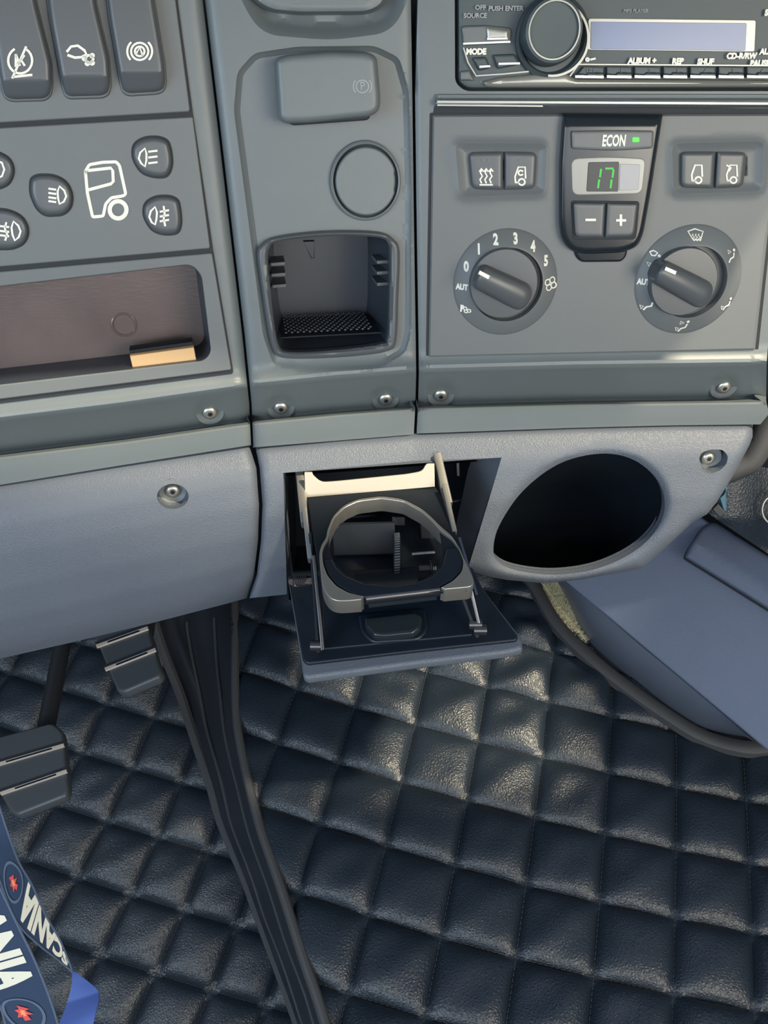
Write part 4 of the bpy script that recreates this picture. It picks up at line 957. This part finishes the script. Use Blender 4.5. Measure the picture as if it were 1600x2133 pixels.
# side flap of the middle mat between both edges
m = len(pipR); Lr = np.stack([np.interp(np.linspace(0, 1, m), np.linspace(0, 1, len(pipL)), pipL[:, k]) for k in (0, 1)], -1)
TopE = PMR.hit(pipR[:, 0], pipR[:, 1], .006); BotE = PML.hit(Lr[:, 0]+0, Lr[:, 1], .002)
# follow both curves by image height so the folds run downwards
yl = np.linspace(1240, 2330, 120); TopE = PMR.hit(np.interp(yl, pipR[:, 1], pipR[:, 0]), yl, .006); BotE = PML.hit(np.interp(yl, pipL[:, 1], pipL[:, 0])-4, yl, .000)
rows = []
for s in np.linspace(0, 1, 30):
    P = TopE*(1-s)+BotE*s; q = np.linspace(0, 1, len(yl))
    dz = -.030*math.sin(math.pi*s)+.006*np.sin(s*19+3*np.sin(q*5))*math.sin(math.pi*s)**.5*(1-.5*q)+.003*np.sin(q*34+s*6)*math.sin(math.pi*s)
    rows.append(P+np.outer(dz, unit((.3, -.2, .9))))
mk('side_flap', loft(rows), M['cloth'], mr, label='smooth creased side flap hanging into the footwell', smooth=80)
cords = []
for s in (.22, .55):
    k = int(s*29); cords.append(tube(rows[k][4:-2]+np.array([0, 0, .0025]), .0022, 6))
mk('flap_seam', join(*cords), M['piping'], mr)

# ================================================================== pedals
def pedal(name, label, c0, c1, c2, pad, strips, arm_to):
    pl = Plane(P3(*c0), P3(*c1)-P3(*c0), P3(*c0)-P3(*c2)); pad = np.array(pad, float)
    t = thing(name, label, 'pedal', P3(*c2))
    mk('pad', plate(pl, [rpoly(pad, 10)], -.012, 0, .003), M['pedal'], t)
    for s in strips:
        a, b = np.array(s, float); d = (b-a)
        mk('grip_strip', strokes(pl, [[a, b]], 6, .0018, th=.002), M['pedm'], t, label='metal grip strip')
        mk('strip_groove', strokes(pl, [[a+d*.22, b-d*.16]], 3.0, .0022, th=.001), M['black'], t)
        n_ = np.array([-d[1], d[0]])/np.linalg.norm(d)*6.5
        mk('strip_groove', strokes(pl, [[a-n_, b-n_]], 4, .0006, th=.002), M['groove'], t)
    c = pl.hit(*pad.mean(0), -.012)
    mk('pedal_arm', tube([c, c+np.array([0, .05, -.02]), np.array(arm_to)], [.011, .010, .010], 12), M['dark'], t)
pedal('pedal', 'black ribbed pedal with two metal strips just under the knee panel', (200, 1342, .90), (304, 1302, .90), (248, 1443, .83),
      [(186, 1300), (292, 1255), (336, 1398), (330, 1410), (258, 1441), (244, 1440)], [[(202, 1345), (306, 1308)], [(220, 1393), (322, 1353)]], (-.30, 1.05, .35))
pedal('pedal', 'larger black pedal with two metal strips at the left frame edge', (0, 1590, .84), (130, 1552, .84), (30, 1697, .79),
      [(-60, 1552), (-20, 1538), (108, 1504), (130, 1522), (142, 1640), (136, 1658), (34, 1698), (20, 1690), (-30, 1600)], [[(-20, 1596), (131, 1552)], [(2, 1652), (137, 1606)]], (-.42, 1.05, .30))

# ================================================================== console on the right
CF = Plane(P3(1180, 1213, 1.05), P3(1600, 1560, .88)-P3(1180, 1213, 1.05), P3(1500, 1010, .95)-P3(1180, 1213, 1.05))
co = thing('side_console', 'blue-grey plastic console box on the right beside the quilted mat', 'console', P3(1400, 1480, 1.0))
fp = rpoly([(1150, 1190), (1178, 1213), (1600, 1566), (1680, 1632), (1800, 1400), (1640, 1210), (1425, 1050), (1330, 1060)], [1, 6, 2, 1, 1, 1, 1, 1], 3)
mk('console_face', plate(CF, [fp], -.010, 0, .003), M['console'], co)
eu = spl([(1150, 1190), (1180, 1214), (1250, 1272), (1330, 1340), (1420, 1415), (1500, 1482), (1560, 1533), (1640, 1600)], 6, False)
el = spl([(1138, 1180), (1165, 1215), (1188, 1262), (1212, 1316), (1262, 1370), (1335, 1430), (1400, 1480), (1460, 1515), (1520, 1530), (1562, 1534)], 6, False)
m = 60; rs = lambda c: np.stack([np.interp(np.linspace(0, 1, m), np.linspace(0, 1, len(c)), c[:, k]) for k in (0, 1)], -1)
eu2 = rs(eu[:-5]); el2 = rs(el); A = CF.hit(eu2[:, 0], eu2[:, 1], -.002); B = PMR.hit(el2[:, 0], el2[:, 1], .004)
rows = []
for s in np.linspace(0, 1, 16):
    P = A*(1-s)+B*s; rows.append(P+np.outer(np.full(m, .012*math.sin(math.pi*s)), unit((-.5, -.4, .6))))
rows.append(B-np.array([0, 0, .04]))
mk('console_skirt', loft(rows), M['smoothc'], co, label='smooth lower edge of the console', smooth=80)
# raised lid
lo = rpoly([(1426, 1160), (1434, 1142), (1462, 1098), (1480, 1088), (1492, 1090), (1700, 1222), (1760, 1300), (1700, 1330)], [6, 14, 14, 6, 14, 1, 1, 1], 4)
mk('lid_gap', plate(CF, [lo+np.array([-4, 4])], 0, .0010, .0003), M['groove'], co)
def nlid(px, py):
    n = (py-(1092+(px-1486)*.63)); return .022+roundoff(dpoly(np.stack([px, py], -1), lo), 10, .004)-.020*np.clip(1-(n/62), 0, 1)
mk('console_lid', sheet(CF, lo, [], nlid, step=8, skirt=.022), M['console'], co, label='raised lid of the console')

# fleece strip between mat and console
fz = np.array([(1118, 1200), (1150, 1200), (1176, 1212), (1186, 1250), (1204, 1300), (1222, 1340), (1205, 1335), (1160, 1280)], float)
ft = thing('fleece_strip', 'beige fleece lining showing between the quilted mat and the console', 'fleece', PMR.hit(1170, 1260, 0))
mk('fleece_backing', sheet(PMR, fz, [], lambda px, py: .012+.003*np.sin(px*.4)*np.sin(py*.3), step=6, skirt=.01), M['carpet'], ft)
V, F = [], []
for _ in range(2600):
    x, y = rng2.uniform(1115, 1225), rng2.uniform(1198, 1342)
    if not inpoly(np.array([[x, y]]), fz)[0]: continue
    p = PMR.hit(x, y, .012); d = unit(np.array([.9, .25, .9])+rng2.normal(0, .35, 3))*rng2.uniform(.004, .010); s = unit(np.cross(d, [0, 0, 1]))*.0006; k = len(V)
    V += [p-s, p+s, p+d]; F.append((k, k+1, k+2))
mk('fleece_pile', (np.array(V), F), M['carpet'], ft, kind='stuff', smooth=0)

# dark things at the right edge behind the panel
SB = Plane(P3(1560, 1010, .86), (1, -.25, 0), (0, .5, .86))
def nseat(px, py): return .008*np.sin(px*.03)+.012*np.exp(-((py-930)/14.)**2)-.016*np.clip((py-1080)/60, 0, 1)
st_ = mk('seat_base', sheet(SB, rpoly([(1470, 1066), (1500, 985), (1560, 800), (1760, 780), (1760, 1230), (1640, 1180), (1520, 1100)], 14), [], nseat, step=9, skirt=.012), M['leather'],
   label='dark leather-covered seat base at the right edge behind the grey panel', cat='seat base')
ring_ = tube(SB.hit(*ell(1614, 1062, 26, 30, 0, 40).T, .010), .0012, 8, closed=True)
mk('steel_ring', ring_, M['steel'], st_, label='thin steel ring')
mk('teal_tab', plate(SB, [rpoly([(1499, 1038), (1508, 1030), (1514, 1014), (1514, 1062), (1508, 1066)], 2)], .014, .020, .001), M['teal'], st_, label='small teal plastic tab')
mk('webbing_tab', plate(SB, [rpoly([(1484, 1062), (1496, 1050), (1512, 1068), (1500, 1078)], 2)], .014, .020, .001), M['thread'], st_)
hs = spl([(1640, 850), (1600, 890), (1580, 930), (1560, 960), (1530, 975), (1505, 985)], 6, False)
tag_h = mk('hose', tube(SB.hit(hs[:, 0], hs[:, 1], .06), .013, 14), M['piping'], label='dark grey hose curving down behind the panel\'s right corner', cat='hose')

# ================================================================== lanyard
ly = thing('lanyard', 'navy lanyard printed SCANIA with a blue lining hanging at the lower left', 'lanyard', P3(100, 2100, .44))
def ribbon(L, R, dl, dr, k=8):
    """woven band between two traced edges at the given distances"""
    L, R = spl(L, k, False), spl(R, k, False); m = 44; s = np.linspace(0, 1, m)
    L, R = [np.stack([np.interp(s, np.linspace(0, 1, len(c)), c[:, k_]) for k_ in (0, 1)], -1) for c in (L, R)]
    a = P3v(L, np.interp(s, np.linspace(0, 1, len(dl)), dl)); b = P3v(R, np.interp(s, np.linspace(0, 1, len(dr)), dr)); return a, b
def P3v(q, d): return CAM+ray(q[:, 0], q[:, 1])*np.asarray(d)[:, None]
def band(a, b, th=.0009, n=6):
    N = np.cross(np.gradient(a, axis=0), b-a); N /= np.linalg.norm(N, axis=1)[:, None]
    if N.mean(0)@(CAM-a.mean(0)) < 0: N = -N
    top = [a*(1-s)+b*s+N*th/2 for s in np.linspace(0, 1, n)]; bot = [a*(1-s)+b*s-N*th/2 for s in np.linspace(1, 0, n)]
    return loft(top+bot+[top[0]]), N
def onband(a, b, N, geo, s0, s1, off=.0008):
    """geo: x along the band 0..1, y across 0..1"""
    v, f = geo; m = len(a); s = np.clip(s0+(s1-s0)*v[:, 0], 0, 1)*(m-1); i = np.clip(s.astype(int), 0, m-2); t = (s-i)[:, None]
    A = a[i]*(1-t)+a[i+1]*t; B = b[i]*(1-t)+b[i+1]*t; NN = N[i]; y = v[:, 1:2]
    return A*(1-y)+B*y+NN*off, f
def norm_text(s, flip=False):
    v, f = text(None, s, 0, 0, 1, 0, th=0, bold=.075)
    v = v.copy(); v[:, 0] = (v[:, 0]-v[:, 0].min())/(v[:, 0].max()-v[:, 0].min()); v[:, 1] = (v[:, 1]-v[:, 1].min())/(v[:, 1].max()-v[:, 1].min())
    return v, f
# subdivide lettering so that it follows the band
def dense(geo, cuts=3):
    import bmesh
    me = bpy.data.meshes.new('x'); me.from_pydata(geo[0].tolist(), [], geo[1]); bm = bmesh.new(); bm.from_mesh(me)
    bmesh.ops.triangulate(bm, faces=bm.faces); bmesh.ops.subdivide_edges(bm, edges=[e for e in bm.edges if e.calc_length() > .06], cuts=cuts, use_grid_fill=True)
    v = np.array([x.co[:] for x in bm.verts]); f = [tuple(x.index for x in q.verts) for q in bm.faces]; bm.free(); bpy.data.meshes.remove(me); return v, f
# back strap (upper): runs from the left edge down to the right
a, b = ribbon([(-60, 1660), (-20, 1760), (6, 1850), (34, 1910), (70, 1960), (110, 1995), (150, 2026)], [(-40, 1600), (5, 1690), (32, 1785), (66, 1838), (92, 1900), (130, 1962), (156, 2036)], [.50]*3, [.50]*3)
a, b = ribbon([(-70, 1640), (-30, 1740), (4, 1842), (36, 1920), (80, 1966), (118, 1996), (150, 2022)], [(-10, 1640), (6, 1700), (38, 1790), (66, 1840), (95, 1905), (126, 1960), (152, 2024)], [.47, .48, .50], [.47, .48, .50])
g, N = band(a, b); s1 = mk('strap', g, M['strap'], ly)
tx = dense(norm_text('SCANIA')); v = tx[0].copy(); v2 = v.copy(); v2[:, 0] = 1-v[:, 0]; v2[:, 1] = .96-.84*v[:, 1]
mk('strap_lettering', onband(a, b, N, (v2, tx[1]), .47, .93), M['cream'], s1, label='cream SCANIA lettering')
mk('strap_hem', join(tube(a+N*.0006, .0006, 6), tube(b+N*.0006, .0006, 6)), M['strapedge'], s1)
def emblem(a, b, N, s, y, sl, sy, par):
    e = ell(0, 0, 1, 1, 0, 40); e1 = np.stack([s+sl*e[:, 0], y+sy*e[:, 1]], -1); e0 = np.stack([s+sl*.86*e[:, 0], y+sy*.86*e[:, 1]], -1)
    V = np.concatenate([np.c_[e1, np.zeros(40)], np.c_[e0, np.zeros(40)]]); F = [(i, (i+1) % 40, 40+(i+1) % 40, 40+i) for i in range(40)]
    mk('emblem_ring', onband(a, b, N, (V, F), 0, 1, .0010), M['strapedge'], par, label='grey ring of the emblem')
    # crowned beast head, simplified silhouette
    q = np.array([(-.55, -.25), (-.35, .35), (-.15, .10), (.05, .50), (.18, .15), (.50, .30), (.62, -.05), (.35, -.12), (.45, -.40), (.10, -.28), (-.10, -.45), (-.25, -.20)])
    V = np.c_[s+sl*.75*q[:, 0], y+sy*.9*q[:, 1], np.zeros(len(q))]; V = np.concatenate([V, [[s, y, 0]]]); F = [(i, (i+1) % 12, 12) for i in range(12)]
    mk('emblem_figure', onband(a, b, N, (V, F), 0, 1, .0011), M['red'], par, label='red beast head of the emblem')
    q = q*.45; V = np.c_[s+sl*.75*q[:, 0], y+sy*.9*q[:, 1], np.zeros(len(q))]; V = np.concatenate([V, [[s, y, 0]]])
    mk('emblem_figure', onband(a, b, N, (V, F), 0, 1, .0013), M['orange'], par)
emblem(a, b, N, .38, .50, .085, .42, s1)
# front strap (lower)
a, b = ribbon([(-110, 1900), (-60, 2000), (-30, 2070), (0, 2140), (20, 2200)], [(0, 1842), (34, 1920), (70, 2010), (104, 2080), (128, 2145), (150, 2200)], [.42]*3, [.42]*3)
a, b = ribbon([(-120, 1860), (-70, 1950), (-32, 2040), (0, 2090), (30, 2200)], [(-2, 1842), (38, 1926), (78, 2010), (112, 2100), (140, 2200)], [.43, .43, .43], [.43, .43, .43])
g, N = band(a, b); s2 = mk('strap', g, M['strap'], ly)
tx = dense(norm_text('SCANIA')); v = tx[0]; v2 = v.copy(); v2[:, 0] = v[:, 0]; v2[:, 1] = .10+.76*v[:, 1]
mk('strap_lettering', onband(a, b, N, (v2, tx[1]), -.10, .62), M['cream'], s2, label='cream lettering ANIA running down the strap')
mk('strap_hem', join(tube(a+N*.0006, .0006, 6), tube(b+N*.0006, .0006, 6)), M['strapedge'], s2)
emblem(a, b, N, .78, .42, .085, .40, s2)
# blue lining turned outwards
a, b = ribbon([(150, 2022), (150, 2050), (140, 2090), (122, 2140), (110, 2190)], [(152, 2022), (186, 2046), (206, 2068), (200, 2110), (180, 2190)], [.50, .49, .47], [.50, .49, .47])
g, N = band(a, b); s3 = mk('strap_lining', g, M['strapb'], ly, label='royal blue satin underside of the strap')
